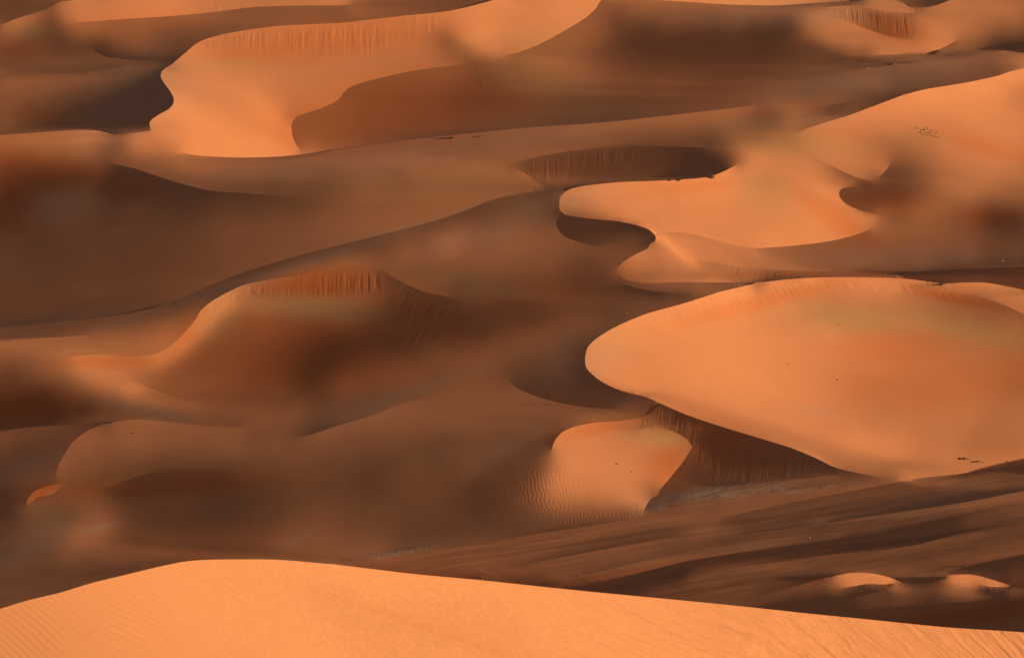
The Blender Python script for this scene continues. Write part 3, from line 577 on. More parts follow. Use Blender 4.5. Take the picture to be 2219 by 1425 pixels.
        for k in range(1,len(inc)): gx+=buf[inc[k]]
        dl=x-lam0; f+=kp*(dl*dl).sum(); gx+=2*kp*dl
        if len(N1):
            gap=x[F1]-x[N1]-1.2e-4; h=np.minimum(gap,0)*hs; f+=kt*(h*h).sum(); gg=2*kt*h*hs
            h=np.where(loose,0,np.maximum(gap,0))*hs; kg=W['wg']; f+=kg*(h*h).sum(); gg+=2*kg*h*hs
            gx+=np.bincount(F1,gg,n)-np.bincount(N1,gg,n)
        return f,gx
    # precondition by scaling variables y = x*F/S
    k=S/F_
    def fgs(y):
        f,g=fg(y*k); return f,g*k
    y=lbfgs(fgs,x/k,iters,verbose=verbose)
    x=y*k
    if len(N1):
        for _ in range(3): np.maximum.at(x,F1,x[N1]+6e-5)
    return x,fg(x,True),L

def baselam(M):
    p=M.pos[M.src].copy(); r=rays(p); w=-CH/np.minimum(r[:,2],-0.05)
    # foreground dune stands close: plane rising away from the camera
    f=np.array(FORE); D,_=dense(list(map(tuple,f)),M.S*.3)
    dv=M.cen[:,1]-np.interp(M.cen[:,0],D[:,0],D[:,1])
    lab=np.where(dv>2.5*M.S,1,np.where(dv<-2.5*M.S,-1,0)); k=M.ek<2
    for _ in range(14):
        la,lb=lab[M.ta[k]],lab[M.tb[k]]; z=np.zeros(len(lab))
        z+=np.bincount(M.ta[k],lb,len(lab))+np.bincount(M.tb[k],la,len(lab))
        lab=np.where(lab==0,np.sign(z).astype(int),lab)
    fm=np.zeros(len(p),bool); fm[M.Ts[lab>0].ravel()]=True
    # plane through crest point (0,300, z) facing camera/right
    r0=rays(np.array([[600.,1212.]]))[0]; P0=r0*180.
    nn=np.array([0.32,-0.30,0.9]); nn/=np.linalg.norm(nn)
    wf=(P0@nn)/(r@nn)
    w=np.where(fm,wf,w)
    return np.log(w)

def tidy(Mc,M,d):
    # values that came from a coarse triangle touching a tear are refilled from their own side
    on=np.zeros(len(Mc.pos),bool); on[Mc.ea[Mc.ek==2].ravel()]=True
    bt=on[Mc.T].any(1)
    q=M.cen; i=np.clip(((q[:,0]-U0)/Mc.S).astype(int),0,Mc.nx-1); j=np.clip(((q[:,1]-V0)/Mc.S).astype(int),0,Mc.ny-1)
    b=2*(j*Mc.nx+i); bad=bt[b]|bt[b+1]
    T=M.Ts; n=len(M.src); un=np.zeros(n,bool); un[T[bad].ravel()]=True
    E=np.concatenate([T[:,[0,1]],T[:,[1,2]],T[:,[2,0]]]); E=np.unique(np.sort(E,1),axis=0); ei,ej=E[:,0],E[:,1]
    def Lp(x):
        dd=x[ej]-x[ei]; return np.bincount(ei,dd,n)-np.bincount(ej,dd,n)
    m=un.astype(float); base=np.where(un,0,d)
    def A(x): return -m*Lp(m*x)+(1-m)*x
    x=cg(A,m*Lp(base),np.where(un,d,0)*0,400)
    return np.where(un,x,d)
def run(levels=(24,12,6),its=(600,550,400),verbose=False):
    prev=None
    for S,it in zip(levels,its):
        t0=time.time(); M=build(S); t1=time.time()
        gi=None if prev is None else transfer(prev[0],prev[1],prev[0].Tg,M,M.Tg,len(M.gsrc))
        g,_=guide(M,gi,400 if S>8 else 80); t2=time.time()
        l0=baselam(M)
        x=l0.copy() if prev is None else l0+tidy(prev[0],M,transfer(prev[0],prev[2]-prev[3],prev[0].Ts,M,M.Ts,len(M.src)))
        x,nrm,L=sfs(M,g,l0,x,it,verbose); t3=time.time()
        if verbose:
            sh=nrm@SUN; print(S,len(M.T),'build %.1f guide %.1f sfs %.1f'%(t1-t0,t2-t1,t3-t2),'rms',np.sqrt(np.mean((np.maximum(sh,0)-np.maximum(L,0))**2)),'bad',M.bad.sum(),'minnz',nrm[:,2].min(), 'steep',(nrm[:,2]<.8).mean())
        prev=(M,g,x,l0,nrm,L)
    return prev


# ------------------------------------------------------------------ materials
def new_material(name):
    m = bpy.data.materials.new(name); m.use_nodes = True
    nt = m.node_tree; nt.nodes.clear()
    out = nt.nodes.new('ShaderNodeOutputMaterial'); bs = nt.nodes.new('ShaderNodeBsdfPrincipled')
    nt.links.new(bs.outputs[0], out.inputs[0])
    bs.inputs['Roughness'].default_value = 0.92
    bs.inputs['Specular IOR Level'].default_value = 0.05
    return m, nt, bs


class Graph:
    """small helper to write node graphs"""
    def __init__(s, nt):
        s.nt = nt

    def node(s, kind, **kw):
        nd = s.nt.nodes.new(kind)
        for k, v in kw.items():
            setattr(nd, k, v)
        return nd

    def put(s, sock, v):
        if hasattr(v, 'is_output'):
            s.nt.links.new(v, sock)
        else:
            sock.default_value = v

    def math(s, op, a, b=0.0, clamp=False):
        nd = s.node('ShaderNodeMath', operation=op, use_clamp=clamp)
        s.put(nd.inputs[0], a); s.put(nd.inputs[1], b)
        return nd.outputs[0]

    def attr(s, name):
        return s.node('ShaderNodeAttribute', attribute_name=name).outputs['Fac']

    def noise(s, vec, scale, detail=2.0, rough=0.5, dist=0.0):
        nd = s.node('ShaderNodeTexNoise'); s.put(nd.inputs['Vector'], vec)
        nd.inputs['Scale'].default_value = scale; nd.inputs['Detail'].default_value = detail
        nd.inputs['Roughness'].default_value = rough; nd.inputs['Distortion'].default_value = dist
        return nd.outputs['Fac']

    def dot(s, vec, d):
        nd = s.node('ShaderNodeVectorMath', operation='DOT_PRODUCT'); s.put(nd.inputs[0], vec)
        nd.inputs[1].default_value = d
        return nd.outputs['Value']

    def join(s, x, y, z=0.0):
        nd = s.node('ShaderNodeCombineXYZ')
        for i, v in enumerate((x, y, z)):
            s.put(nd.inputs[i], v)
        return nd.outputs[0]

    def ramp(s, v, lo, hi, a=0.0, b=1.0):
        nd = s.node('ShaderNodeMapRange', interpolation_type='SMOOTHSTEP'); s.put(nd.inputs[0], v)
        for i, q in enumerate((lo, hi, a, b)):
            nd.inputs[i + 1].default_value = q
        return nd.outputs[0]

    def mix(s, fac, a, b):
        nd = s.node('ShaderNodeMix', data_type='RGBA'); s.put(nd.inputs[0], fac); s.put(nd.inputs[6], a); s.put(nd.inputs[7], b)
        return nd.outputs[2]


def sand_material():
    m, nt, bs = new_material('sand')
    g = Graph(nt)
    P = g.node('ShaderNodeNewGeometry').outputs['Position']
    wobble = g.noise(P, 0.045, 4.0, 0.6)
    edge = g.math('MULTIPLY', g.math('SUBTRACT', wobble, 0.5), 0.3)
    rust = g.math('ADD', g.attr('rust'), g.math('MULTIPLY', edge, g.ramp(g.attr('rust'), 0.0, 0.35)), True)
    pale = g.math('ADD', g.attr('pale'), g.math('MULTIPLY', edge, g.ramp(g.attr('pale'), 0.0, 0.35)), True)
    grey = g.math('ADD', g.attr('grey'), g.math('MULTIPLY', edge, g.ramp(g.attr('grey'), 0.0, 0.35)), True)
    col = g.mix(rust, (0.600, 0.210, 0.094, 1), (0.575, 0.140, 0.040, 1))
    col = g.mix(grey, col, (0.540, 0.240, 0.142, 1))
    col = g.mix(pale, col, (0.530, 0.236, 0.097, 1))
    # darker sand colour in long noisy bands over the streaked plain
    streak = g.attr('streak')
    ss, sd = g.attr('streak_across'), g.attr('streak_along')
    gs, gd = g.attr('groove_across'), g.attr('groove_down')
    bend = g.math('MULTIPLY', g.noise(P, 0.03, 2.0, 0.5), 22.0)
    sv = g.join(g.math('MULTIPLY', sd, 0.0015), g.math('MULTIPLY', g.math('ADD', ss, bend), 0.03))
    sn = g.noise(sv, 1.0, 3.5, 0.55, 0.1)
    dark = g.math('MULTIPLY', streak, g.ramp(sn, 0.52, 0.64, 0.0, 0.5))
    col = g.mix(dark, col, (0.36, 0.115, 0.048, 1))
    # pale salt crust and gravel on the valley floor
    crust = g.attr('crust')
    cn = g.noise(g.join(g.math('MULTIPLY', sd, 0.012), g.math('MULTIPLY', ss, 0.075)), 1.0, 6.0, 0.7, 0.8)
    col = g.mix(g.math('MULTIPLY', crust, g.ramp(cn, 0.48, 0.56, 0.0, 0.85)), col, (0.58, 0.36, 0.25, 1))
    col = g.mix(g.math('MULTIPLY', crust, g.ramp(cn, 0.46, 0.38, 0.0, 0.7)), col, (0.24, 0.125, 0.08, 1))
    # grain and mottling
    fine = g.noise(P, 14.0, 2.0, 0.7)
    coarse = g.noise(P, 4.2, 2.0, 0.7)
    far_sand = g.math('SUBTRACT', 1.0, g.math('ADD', g.attr('ripple'), g.attr('furrow'), True), True)
    mott = g.noise(P, 0.09, 5.0, 0.6)
    val = g.math('ADD', g.math('ADD', g.ramp(fine, 0.2, 0.8, 0.95, 1.05), g.math('MULTIPLY', far_sand, g.ramp(coarse, 0.2, 0.8, -0.08, 0.08))), g.ramp(mott, 0.25, 0.75, -0.03, 0.03))
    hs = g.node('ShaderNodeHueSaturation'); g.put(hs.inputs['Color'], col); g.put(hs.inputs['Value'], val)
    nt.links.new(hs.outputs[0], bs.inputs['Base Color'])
    # relief, in metres
    groove = g.attr('groove')
    gv = g.join(g.math('MULTIPLY', gs, 0.105), g.math('MULTIPLY', gd, 0.011))
    gn = g.noise(gv, 1.0, 4.0, 0.6, 0.35)
    gv2 = g.join(g.math('MULTIPLY', gs, 0.032), g.math('MULTIPLY', gd, 0.006))
    gn2 = g.noise(gv2, 1.0, 2.0, 0.5, 0.3)
    both = g.math('ADD', g.math('MULTIPLY', g.math('SUBTRACT', gn, 0.5), 0.30), g.math('MULTIPLY', g.math('SUBTRACT', gn2, 0.5), 0.30))
    uneven = g.ramp(g.noise(g.join(g.math('MULTIPLY', gs, 0.018), g.math('MULTIPLY', gd, 0.02)), 1.0, 3.0, 0.6), 0.3, 0.68, 0.15, 1.35)
    h = g.math('MULTIPLY', g.math('MULTIPLY', groove, uneven), both)
    h = g.math('ADD', h, g.math('MULTIPLY', crust, g.math('MULTIPLY', cn, 0.25)))
    h = g.math('ADD', h, g.math('MULTIPLY', streak, g.math('MULTIPLY', g.math('SUBTRACT', sn, 0.5), 0.35)))
    # wind ripples of the near dune: fine regular on the left, broad broken on the right
    warp = g.noise(P, 0.35, 2.0, 0.5)
    warp2 = g.noise(P, 0.07, 2.0, 0.5)
    c1 = g.math('ADD', g.dot(P, (0.46, 0.0, 0.888)), g.math('ADD', g.math('MULTIPLY', warp, 0.16), g.math('MULTIPLY', warp2, 1.2)))
    r1 = g.math('SINE', g.math('MULTIPLY', c1, 6.2832 / 0.125))
    h = g.math('ADD', h, g.math('MULTIPLY', g.attr('ripple'), g.math('MULTIPLY', r1, 0.0075)))
    c2 = g.math('ADD', g.dot(P, (0.52, 0.0, 0.854)), g.math('MULTIPLY', warp2, 1.0))
    along2 = g.dot(P, (0.854, 0.0, -0.52))
    n2 = g.noise(g.join(g.math('MULTIPLY', c2, 2.6), g.math('MULTIPLY', along2, 0.16)), 1.0, 4.0, 0.65, 0.3)
    h = g.math('ADD', h, g.math('MULTIPLY', g.attr('furrow'), g.math('MULTIPLY', n2, 0.42)))
    c3 = g.math('ADD', g.dot(P, (0.98, 0.05, 0.3)), g.math('MULTIPLY', g.noise(P, 0.16, 2.0, 0.5), 3.0))
    r3 = g.math('SINE', g.math('MULTIPLY', c3, 6.2832 / 0.62))
    h = g.math('ADD', h, g.math('MULTIPLY', g.attr('mega'), g.math('MULTIPLY', r3, 0.008)))
    # faint swells everywhere
    h = g.math('ADD', h, g.math('MULTIPLY', g.noise(P, 0.05, 2.0, 0.5), 0.05))
    h = g.math('ADD', h, g.math('MULTIPLY', far_sand, g.math('MULTIPLY', g.noise(P, 1.3, 3.0, 0.6), 0.014)))
    bump = g.node('ShaderNodeBump'); bump.inputs['Strength'].default_value = 1.0
    bump.inputs['Distance'].default_value = 1.0
    nt.links.new(h, bump.inputs['Height']); nt.links.new(bump.outputs[0], bs.inputs['Normal'])
    return m


def plain_material(name, rgb, rough=0.9, spread=0.3, scale=6.0):
    m, nt, bs = new_material(name)
    g = Graph(nt)
    P = g.node('ShaderNodeTexCoord').outputs['Object']
    n = g.noise(P, scale, 4.0, 0.6)
    hs = g.node('ShaderNodeHueSaturation'); hs.inputs['Color'].default_value = (*rgb, 1)
    g.put(hs.inputs['Value'], g.ramp(n, 0.2, 0.8, 1 - spread, 1 + spread))
    nt.links.new(hs.outputs[0], bs.inputs['Base Color']); bs.inputs['Roughness'].default_value = rough
    return m


SAND = sand_material()
TWIG = plain_material('dry_twig', (0.085, 0.052, 0.032))
LEAF = plain_material('dry_leaf', (0.095, 0.060, 0.034))
STONE = plain_material('stone', (0.13, 0.075, 0.05))
CHALK = plain_material('pale_stone', (0.46, 0.27, 0.16))

# ------------------------------------------------------------------ the dune surface
NET, TONE, LAM, LAM0, NRM, LEAN = run()
SPOT = NET.pos[NET.src]
PTS = rays(SPOT) * np.exp(LAM)[:, None] + np.array([0, 0, CH])
TRI = NET.Ts
P3 = PTS[TRI]
fn = np.cross(P3[:, 1] - P3[:, 0], P3[:, 2] - P3[:, 0])
flip = fn[:, 2] < 0
TRI = np.where(flip[:, None], TRI[:, ::-1], TRI); TG = np.where(flip[:, None], NET.Tg[:, ::-1], NET.Tg)
fn = np.where(flip[:, None], -fn, fn); fn /= np.linalg.norm(fn, axis=1)[:, None]
VN = np.stack([np.bincount(TG.ravel(), np.repeat(fn[:, c] * NET.area, 3), len(NET.gsrc)) for c in range(3)], 1)
VN /= np.maximum(np.linalg.norm(VN, axis=1), 1e-9)[:, None]
CEN = NET.pos[NET.T].mean(1)


def smooth_row(a, k):
    """moving average over 2k+1 neighbours"""
    w = np.concatenate([np.full(k, a[0]), a, np.full(k, a[-1])])
    return np.convolve(w, np.ones(2 * k + 1) / (2 * k + 1), mode='valid')


def lee_faces():
    """hidden back slopes: from every hiding crest down to the ground behind it"""
    e, nr, fr = NET.tear_e, NET.tear_near, NET.tear_far

    def cid(t, v):
        return NET.Ts[t][np.arange(len(t)), (NET.T[t] == v[:, None]).argmax(1)]
    n0, n1, f1, f0 = cid(nr, e[:, 0]), cid(nr, e[:, 1]), cid(fr, e[:, 1]), cid(fr, e[:, 0])
    swap = LAM[n0] + LAM[n1] > LAM[f0] + LAM[f1]
    n0, f0 = np.where(swap, f0, n0), np.where(swap, n0, f0)
    n1, f1 = np.where(swap, f1, n1), np.where(swap, n1, f1)
    nr = np.where(swap, fr, nr)
    # sand stands at about 30 degrees on the far side, then the ground runs on to where it comes into view again
    global PTS, SPOT
    toe = {}; extra = []; spots = []; long_run = []

    def foot(a, b):
        if (a, b) not in toe:
            A, B = PTS[a], PTS[b]; run_ = np.linalg.norm(B[:2] - A[:2]); need = max(A[2] - B[2], 0.0) / math.tan(math.radians(30.0))
            if a == b or need > run_ * 0.97 or need < 0.02:
                toe[(a, b)] = a if need < 0.02 else b
            else:
                k = need / run_
                if run_ > 100.0:
                    long_run.append(len(extra))
                extra.append([A[0] + (B[0] - A[0]) * k, A[1] + (B[1] - A[1]) * k, B[2]]); spots.append(SPOT[b])
                toe[(a, b)] = len(PTS) + len(extra) - 1
        return toe[(a, b)]
    q, own = [], []
    for a0, a1, b1, b0, t in zip(n0, n1, f1, f0, nr):
        m0, m1 = foot(a0, b0), foot(a1, b1)
        for w in ((a0, a1, m1), (a0, m1, m0), (m0, m1, b1), (m0, b1, b0)):
            if len(set(w)) == 3:
                q.append(w); own.append(t)
    if len(long_run) > 60:          # the back foot of the near dune runs in a smooth line
        ex = np.array(extra); o_ = np.array(long_run)[np.argsort(ex[long_run, 0])]
        for c in (1, 2):
            s_ = smooth_row(ex[o_, c], 40)
            ex[o_, c] = s_ - (2.0 if c == 2 else 0.0)
        extra = ex.tolist()
    if extra:
        PTS = np.vstack([PTS, np.array(extra)]); SPOT = np.vstack([SPOT, np.array(spots)])
    return np.array(q), np.array(own)


LEE, LEE_T = lee_faces()
NPT = len(PTS)


def edge_key(a, b):
    return np.minimum(a, b).astype(np.int64) * NPT + np.maximum(a, b)


def sharp_edges():
    """breaks of slope: crests, brinks, foot lines and every edge of a back slope"""
    k = NET.ek >= 1; e = NET.ea[k]; out = []
    for t in (NET.ta[k], NET.tb[k]):
        c = [NET.Ts[t][np.arange(len(t)), (NET.T[t] == e[:, j:j + 1]).argmax(1)] for j in (0, 1)]
        out.append(edge_key(c[0], c[1]))
    return np.unique(np.concatenate(out))


SHARP = sharp_edges()
LN = np.cross(PTS[LEE[:, 1]] - PTS[LEE[:, 0]], PTS[LEE[:, 2]] - PTS[LEE[:, 0]])
LEE = np.where(LN[:, 2:3] < 0, LEE[:, ::-1], LEE)
LN *= np.where(LN[:, 2:3] < 0, -1, 1)
LVN = np.stack([np.bincount(LEE.ravel(), np.repeat(LN[:, c], 3), NPT) for c in range(3)], 1)
LVN /= np.maximum(np.linalg.norm(LVN, axis=1), 1e-9)[:, None]


def link(o, parent=None):
    scene.collection.objects.link(o); o.parent = parent
    return o


def tag(o, label=None, cat=None, group=None, kind=None):
    for k, v in (('label', label), ('category', cat), ('group', group), ('kind', kind)):
        if v:
            o[k] = v
    return o


def line(u, v):
    """the surveyed line that starts at (u, v)"""
    for k, pts, a, b in CURVES:
        if abs(pts[0][0] - u) < 0.6 and abs(pts[0][1] - v) < 0.6:
            return [tuple(q) for q in dense(pts, 1.5)[0]]
    raise KeyError((u, v))


def inside(poly, p):
    q = np.array(poly, float); x, y = p[:, 0], p[:, 1]; r = np.zeros(len(p), bool)
    x0, y0 = q[:, 0], q[:, 1]; x1, y1 = np.roll(x0, -1), np.roll(y0, -1)
    box = (x >= x0.min()) & (x <= x0.max()) & (y >= y0.min()) & (y <= y0.max())
    xb, yb = x[box], y[box]; rb = np.zeros(len(xb), bool)
    for a, b, c, d_ in zip(x0, y0, x1, y1):
        if b != d_:
            rb ^= ((b > yb) != (d_ > yb)) & (xb < (c - a) * (yb - b) / (d_ - b) + a)
    r[box] = rb
    return r


# ------------------------------------------------------------------ sand tones (grain size and iron; rust also paints redder shade into bowls)
def patches(lst):
    out = np.zeros(len(SPOT))
    for u, v, ru, rv, deg, amt in lst:
        a = math.radians(deg); du, dv = SPOT[:, 0] - u, SPOT[:, 1] - v
        x = (du * math.cos(a) + dv * math.sin(a)) / ru; y = (-du * math.sin(a) + dv * math.cos(a)) / rv
        out = np.maximum(out, amt * np.exp(-(x * x + y * y)**1.4))
    return out


RUST = patches([(700, 90, 300, 50, -6, .6), (880, 240, 330, 100, -8, .75), (640, 300, 70, 60, 0, .5), (100, 375, 220, 45, 10, .75),
                (20, 440, 70, 90, 0, .8), (650, 750, 290, 115, -8, .9), (700, 615, 150, 38, -3, 1.0), (900, 690, 170, 65, 10, .8),
                (1150, 660, 220, 60, -15, .55), (250, 785, 130, 16, 0, .7), (420, 710, 60, 45, -45, .6), (70, 880, 140, 45, 0, .9),
                (350, 1050, 260, 32, -3, .7), (92, 1066, 45, 13, -30, 1.0), (1950, 760, 150, 55, 0, .5), (2030, 830, 220, 65, 0, .45),
                (1650, 655, 220, 18, -14, .5), (2080, 648, 100, 14, 12, .8), (2190, 810, 90, 70, 0, .5), (1570, 970, 150, 55, 25, .45),
                (1450, 1005, 50, 45, -50, .7), (1290, 930, 100, 16, -12, .6), (2150, 322, 110, 20, 15, .5), (1820, 480, 120, 28, 35, .55),
                (1500, 405, 140, 14, -5, .4), (1920, 430, 90, 30, 0, .6), (1930, 55, 80, 32, 20, .8), (2060, 1340, 300, 25, -8, .8),
                (1480, 1225, 330, 16, -9, .6), (80, 250, 70, 18, 0, .5), (40, 110, 70, 25, 0, .5), (1330, 365, 240, 40, -4, .35),
                (200, 600, 300, 90, -12, .3), (450, 1180, 240, 60, 0, .35), (300, 60, 180, 50, -5, .3), (950, 1250, 300, 50, 0, .35),
                (1780, 595, 260, 8, 0, .5), (1000, 1395, 330, 12, 18, .35), (2140, 470, 70, 25, 0, .6), (1500, 150, 250, 100, 0, .35)])
GREY = patches([(290, 215, 140, 80, -35, .7), (900, 330, 520, 42, -8, .5), (150, 570, 240, 80, -12, .15), (1700, 30, 260, 30, -3, .5),
                (1900, 170, 270, 34, -8, .75), (140, 445, 85, 42, -12, .7), (1130, 470, 190, 38, -20, .55), (640, 575, 420, 14, -18, .6),
                (880, 852, 170, 13, -18, .65), (760, 900, 120, 30, -18, .5), (1240, 790, 130, 60, -20, .55), (60, 1012, 80, 25, -22, .9),
                (213, 1144, 45, 7, -15, 1.0), (100, 1150, 90, 26, -15, .6), (60, 1195, 110, 16, -18, .8), (1540, 1070, 150, 14, -6, 1.0),
                (880, 1194, 150, 4, -10, 1.0), (320, 890, 110, 14, 12, .7), (2000, 558, 240, 24, 0, .5), (640, 1170, 60, 8, -32, .7),
                (1100, 970, 80, 18, -35, .5), (120, 690, 200, 16, -7, .4), (1330, 860, 60, 20, 15, .4), (1800, 1145, 400, 30, -12, .35),
                (1690, 262, 160, 14, -4, .5), (1770, 889, 45, 7, 12, .5)])
PALE = patches([(680, 668, 150, 26, 4, .9), (480, 685, 70, 45, -45, .5), (1850, 690, 160, 32, 0, .9), (2090, 712, 150, 28, 14, .8),
                (1430, 948, 65, 22, 0, .8), (1660, 420, 70, 60, 30, .55), (1690, 305, 160, 40, 8, .55), (1160, 170, 140, 45, 20, .5),
                (500, 142, 90, 14, 0, .5), (1010, 610, 160, 20, 12, .5), (1120, 90, 120, 28, 0, .3), (100, 1110, 60, 22, 0, .6),
                (900, 400, 300, 30, 0, .25), (2000, 300, 60, 20, 0, .3), (240, 1030, 130, 28, 0, .3), (1010, 390, 120, 30, 0, .3),
                (1330, 740, 60, 40, -30, .3), (60, 70, 40, 22, 0, .6)])

# ------------------------------------------------------------------ steep slip faces: outline and strength of the avalanche grooves
SLIP = {
    'upper_bowl': ([(430, 92), (470, 78), (520, 68), (600, 57), (700, 52), (800, 43), (880, 34), (960, 27), (955, 62), (925, 80), (860, 105), (780, 128),
                    (700, 133), (600, 125), (520, 112), (440, 112)], 0.6),
    'top_right': ([(1795, 15), (1860, 13), (1900, 22), (1960, 28), (1990, 45), (1990, 85), (1920, 77), (1880, 64), (1840, 50), (1800, 42)], 0.65),
    'far_top': ([(435, 0), (560, 0), (560, 40), (480, 44), (455, 20)], 0.4),
    'mid_recess': ([(1100, 358), (1140, 346), (1200, 333), (1260, 325), (1330, 320), (1400, 318), (1400, 350), (1300, 375), (1185, 405), (1150, 384)], 0.2),
    'left_bowl': ([(480, 640), (510, 625), (530, 617), (560, 610), (620, 600), (680, 592), (740, 586), (800, 582), (828, 584), (835, 634), (770, 640),
                   (700, 645), (620, 648), (535, 646), (450, 690), (440, 672)], 0.5),
    'left_bowl_side': ([(828, 584), (860, 605), (920, 632), (1000, 655), (960, 740), (880, 760), (850, 690), (833, 636)], 0.12),
    'right_bowl': ([(1400, 682), (1479, 658), (1560, 632), (1640, 614), (1700, 606), (1780, 601), (1880, 601), (1960, 610), (2020, 628), (2070, 636),
                    (2140, 650), (2170, 662), (2140, 662), (2080, 656), (2020, 646), (1950, 638), (1880, 637), (1800, 642), (1740, 653), (1640, 672),
                    (1540, 690), (1479, 703), (1420, 712)], 0.65),
    'right_bowl_lower': ([(1430, 876), (1480, 897), (1530, 915), (1600, 937), (1660, 955), (1720, 974), (1770, 995), (1800, 1010), (1750, 1033),
                          (1650, 1043), (1560, 1050), (1515, 1030), (1500, 968), (1455, 933), (1380, 928), (1385, 905)], 0.42),
    'tongue_lip': ([(1510, 561), (1580, 575), (1640, 582), (1720, 586), (1800, 588), (1800, 600), (1650, 608), (1590, 598), (1540, 585)], 0.5),
    'left_spur': ([(170, 770), (230, 768), (268, 772), (265, 784), (215, 786), (170, 780)], 0.5),
    'hollow': ([(1820, 372), (1862, 388), (1855, 405), (1835, 404)], 0.8),
    'shoulder': ([(1000, 95), (1040, 130), (1070, 190), (1040, 215), (1000, 165), (985, 130)], 0.12),
}
NP = len(SPOT)
GROOVE = np.zeros(NP); ACROSS = np.zeros(NP); DOWN = np.zeros(NP)
# groove direction on each face (right, down)
RUN = dict(right_bowl=(0.6, 0.8), right_bowl_lower=(-0.16, 1.0), top_right=(0.1, 1.0), left_bowl_side=(-0.5, 0.85), hollow=(0.2, 1.0), tongue_lip=(-0.3, 1.0))


def soft_mask(poly, width):
    """1 inside the outline, fading over `width` inwards"""
    ins = inside(poly, SPOT)
    q = np.array(poly, float); dmin = np.full(NP, 1e9)
    for a, b in zip(q, np.roll(q, -1, 0)):
        t = np.clip(((SPOT[ins] - a) @ (b - a)) / max((b - a) @ (b - a), 1e-9), 0, 1)
        dd = np.linalg.norm(SPOT[ins] - (a + t[:, None] * (b - a)), axis=1)
        dmin[ins] = np.minimum(dmin[ins], dd)
    return np.where(ins, np.clip(dmin / width, 0, 1), 0)


for key, (poly, amt) in SLIP.items():
    mk = soft_mask(poly, 16.0) * amt
    sel = mk > 0
    if not sel.any():
        continue
    du, dv = RUN.get(key, (0.0, 1.0)); ll = math.hypot(du, dv); du, dv = du / ll, dv / ll
    GROOVE[sel] = np.maximum(GROOVE[sel], mk[sel])
    q = np.array(poly)
    sel = sel | ((GROOVE == 0) & (SPOT[:, 0] > q[:, 0].min() - 20) & (SPOT[:, 0] < q[:, 0].max() + 20) & (SPOT[:, 1] > q[:, 1].min() - 20) & (SPOT[:, 1] < q[:, 1].max() + 20))
    ACROSS[sel] = SPOT[sel, 0] * dv - SPOT[sel, 1] * du; DOWN[sel] = SPOT[sel, 0] * du + SPOT[sel, 1] * dv

CRUST = patches([(1560, 1069, 150, 15, -9, 1.0), (1720, 1062, 120, 8, -6, .7), (860, 1196, 110, 4, -9, .45), (1440, 1098, 60, 8, -8, .6)])
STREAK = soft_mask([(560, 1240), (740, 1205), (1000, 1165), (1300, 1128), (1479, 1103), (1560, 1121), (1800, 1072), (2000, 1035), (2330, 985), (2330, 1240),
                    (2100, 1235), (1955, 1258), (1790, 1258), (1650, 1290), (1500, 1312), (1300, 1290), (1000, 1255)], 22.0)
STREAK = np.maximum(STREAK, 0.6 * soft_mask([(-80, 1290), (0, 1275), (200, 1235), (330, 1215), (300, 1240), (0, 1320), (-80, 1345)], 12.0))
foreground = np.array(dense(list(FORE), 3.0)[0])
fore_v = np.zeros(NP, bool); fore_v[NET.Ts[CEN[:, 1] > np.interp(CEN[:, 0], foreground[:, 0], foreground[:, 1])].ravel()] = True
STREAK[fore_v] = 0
back = np.unique(LEE)
for arr in (STREAK, GROOVE, CRUST):
    arr[back[back >= len(LAM)]] = 0
edge_far = back[back < len(LAM)]
STREAK[edge_far[np.abs(SPOT[edge_far, 1] - np.interp(SPOT[edge_far, 0], foreground[:, 0], foreground[:, 1])) < 3]] = 0
PALE[fore_v] = 0.22
RUST[fore_v] = patches([(900, 1350, 260, 10, 19, .3)])[fore_v]
ur = SPOT[:, 0]
STREAK_X = SPOT[:, 1] + 0.15 * SPOT[:, 0]; STREAK_Y = SPOT[:, 0] - 0.15 * SPOT[:, 1]
RIPPLE = np.where(fore_v, np.clip((900 - ur) / 700, 0.12, 1.0), 0.0)
FURROW = np.where(fore_v, np.clip((ur - 900) / 900, 0.0, 1.0), 0.0)
MEGA = patches([(1195, 1062, 70, 55, 0, 1.0), (1300, 1120, 130, 14, -5, .6), (1440, 585, 80, 18, 0, .35), (1350, 1060, 90, 50, 0, .25)])
ATTRS = dict(crust=CRUST, rust=RUST, grey=GREY, pale=PALE, groove=GROOVE, groove_across=ACROSS, groove_down=DOWN, streak=STREAK, streak_across=STREAK_X, streak_along=STREAK_Y, ripple=RIPPLE, furrow=FURROW, mega=MEGA)


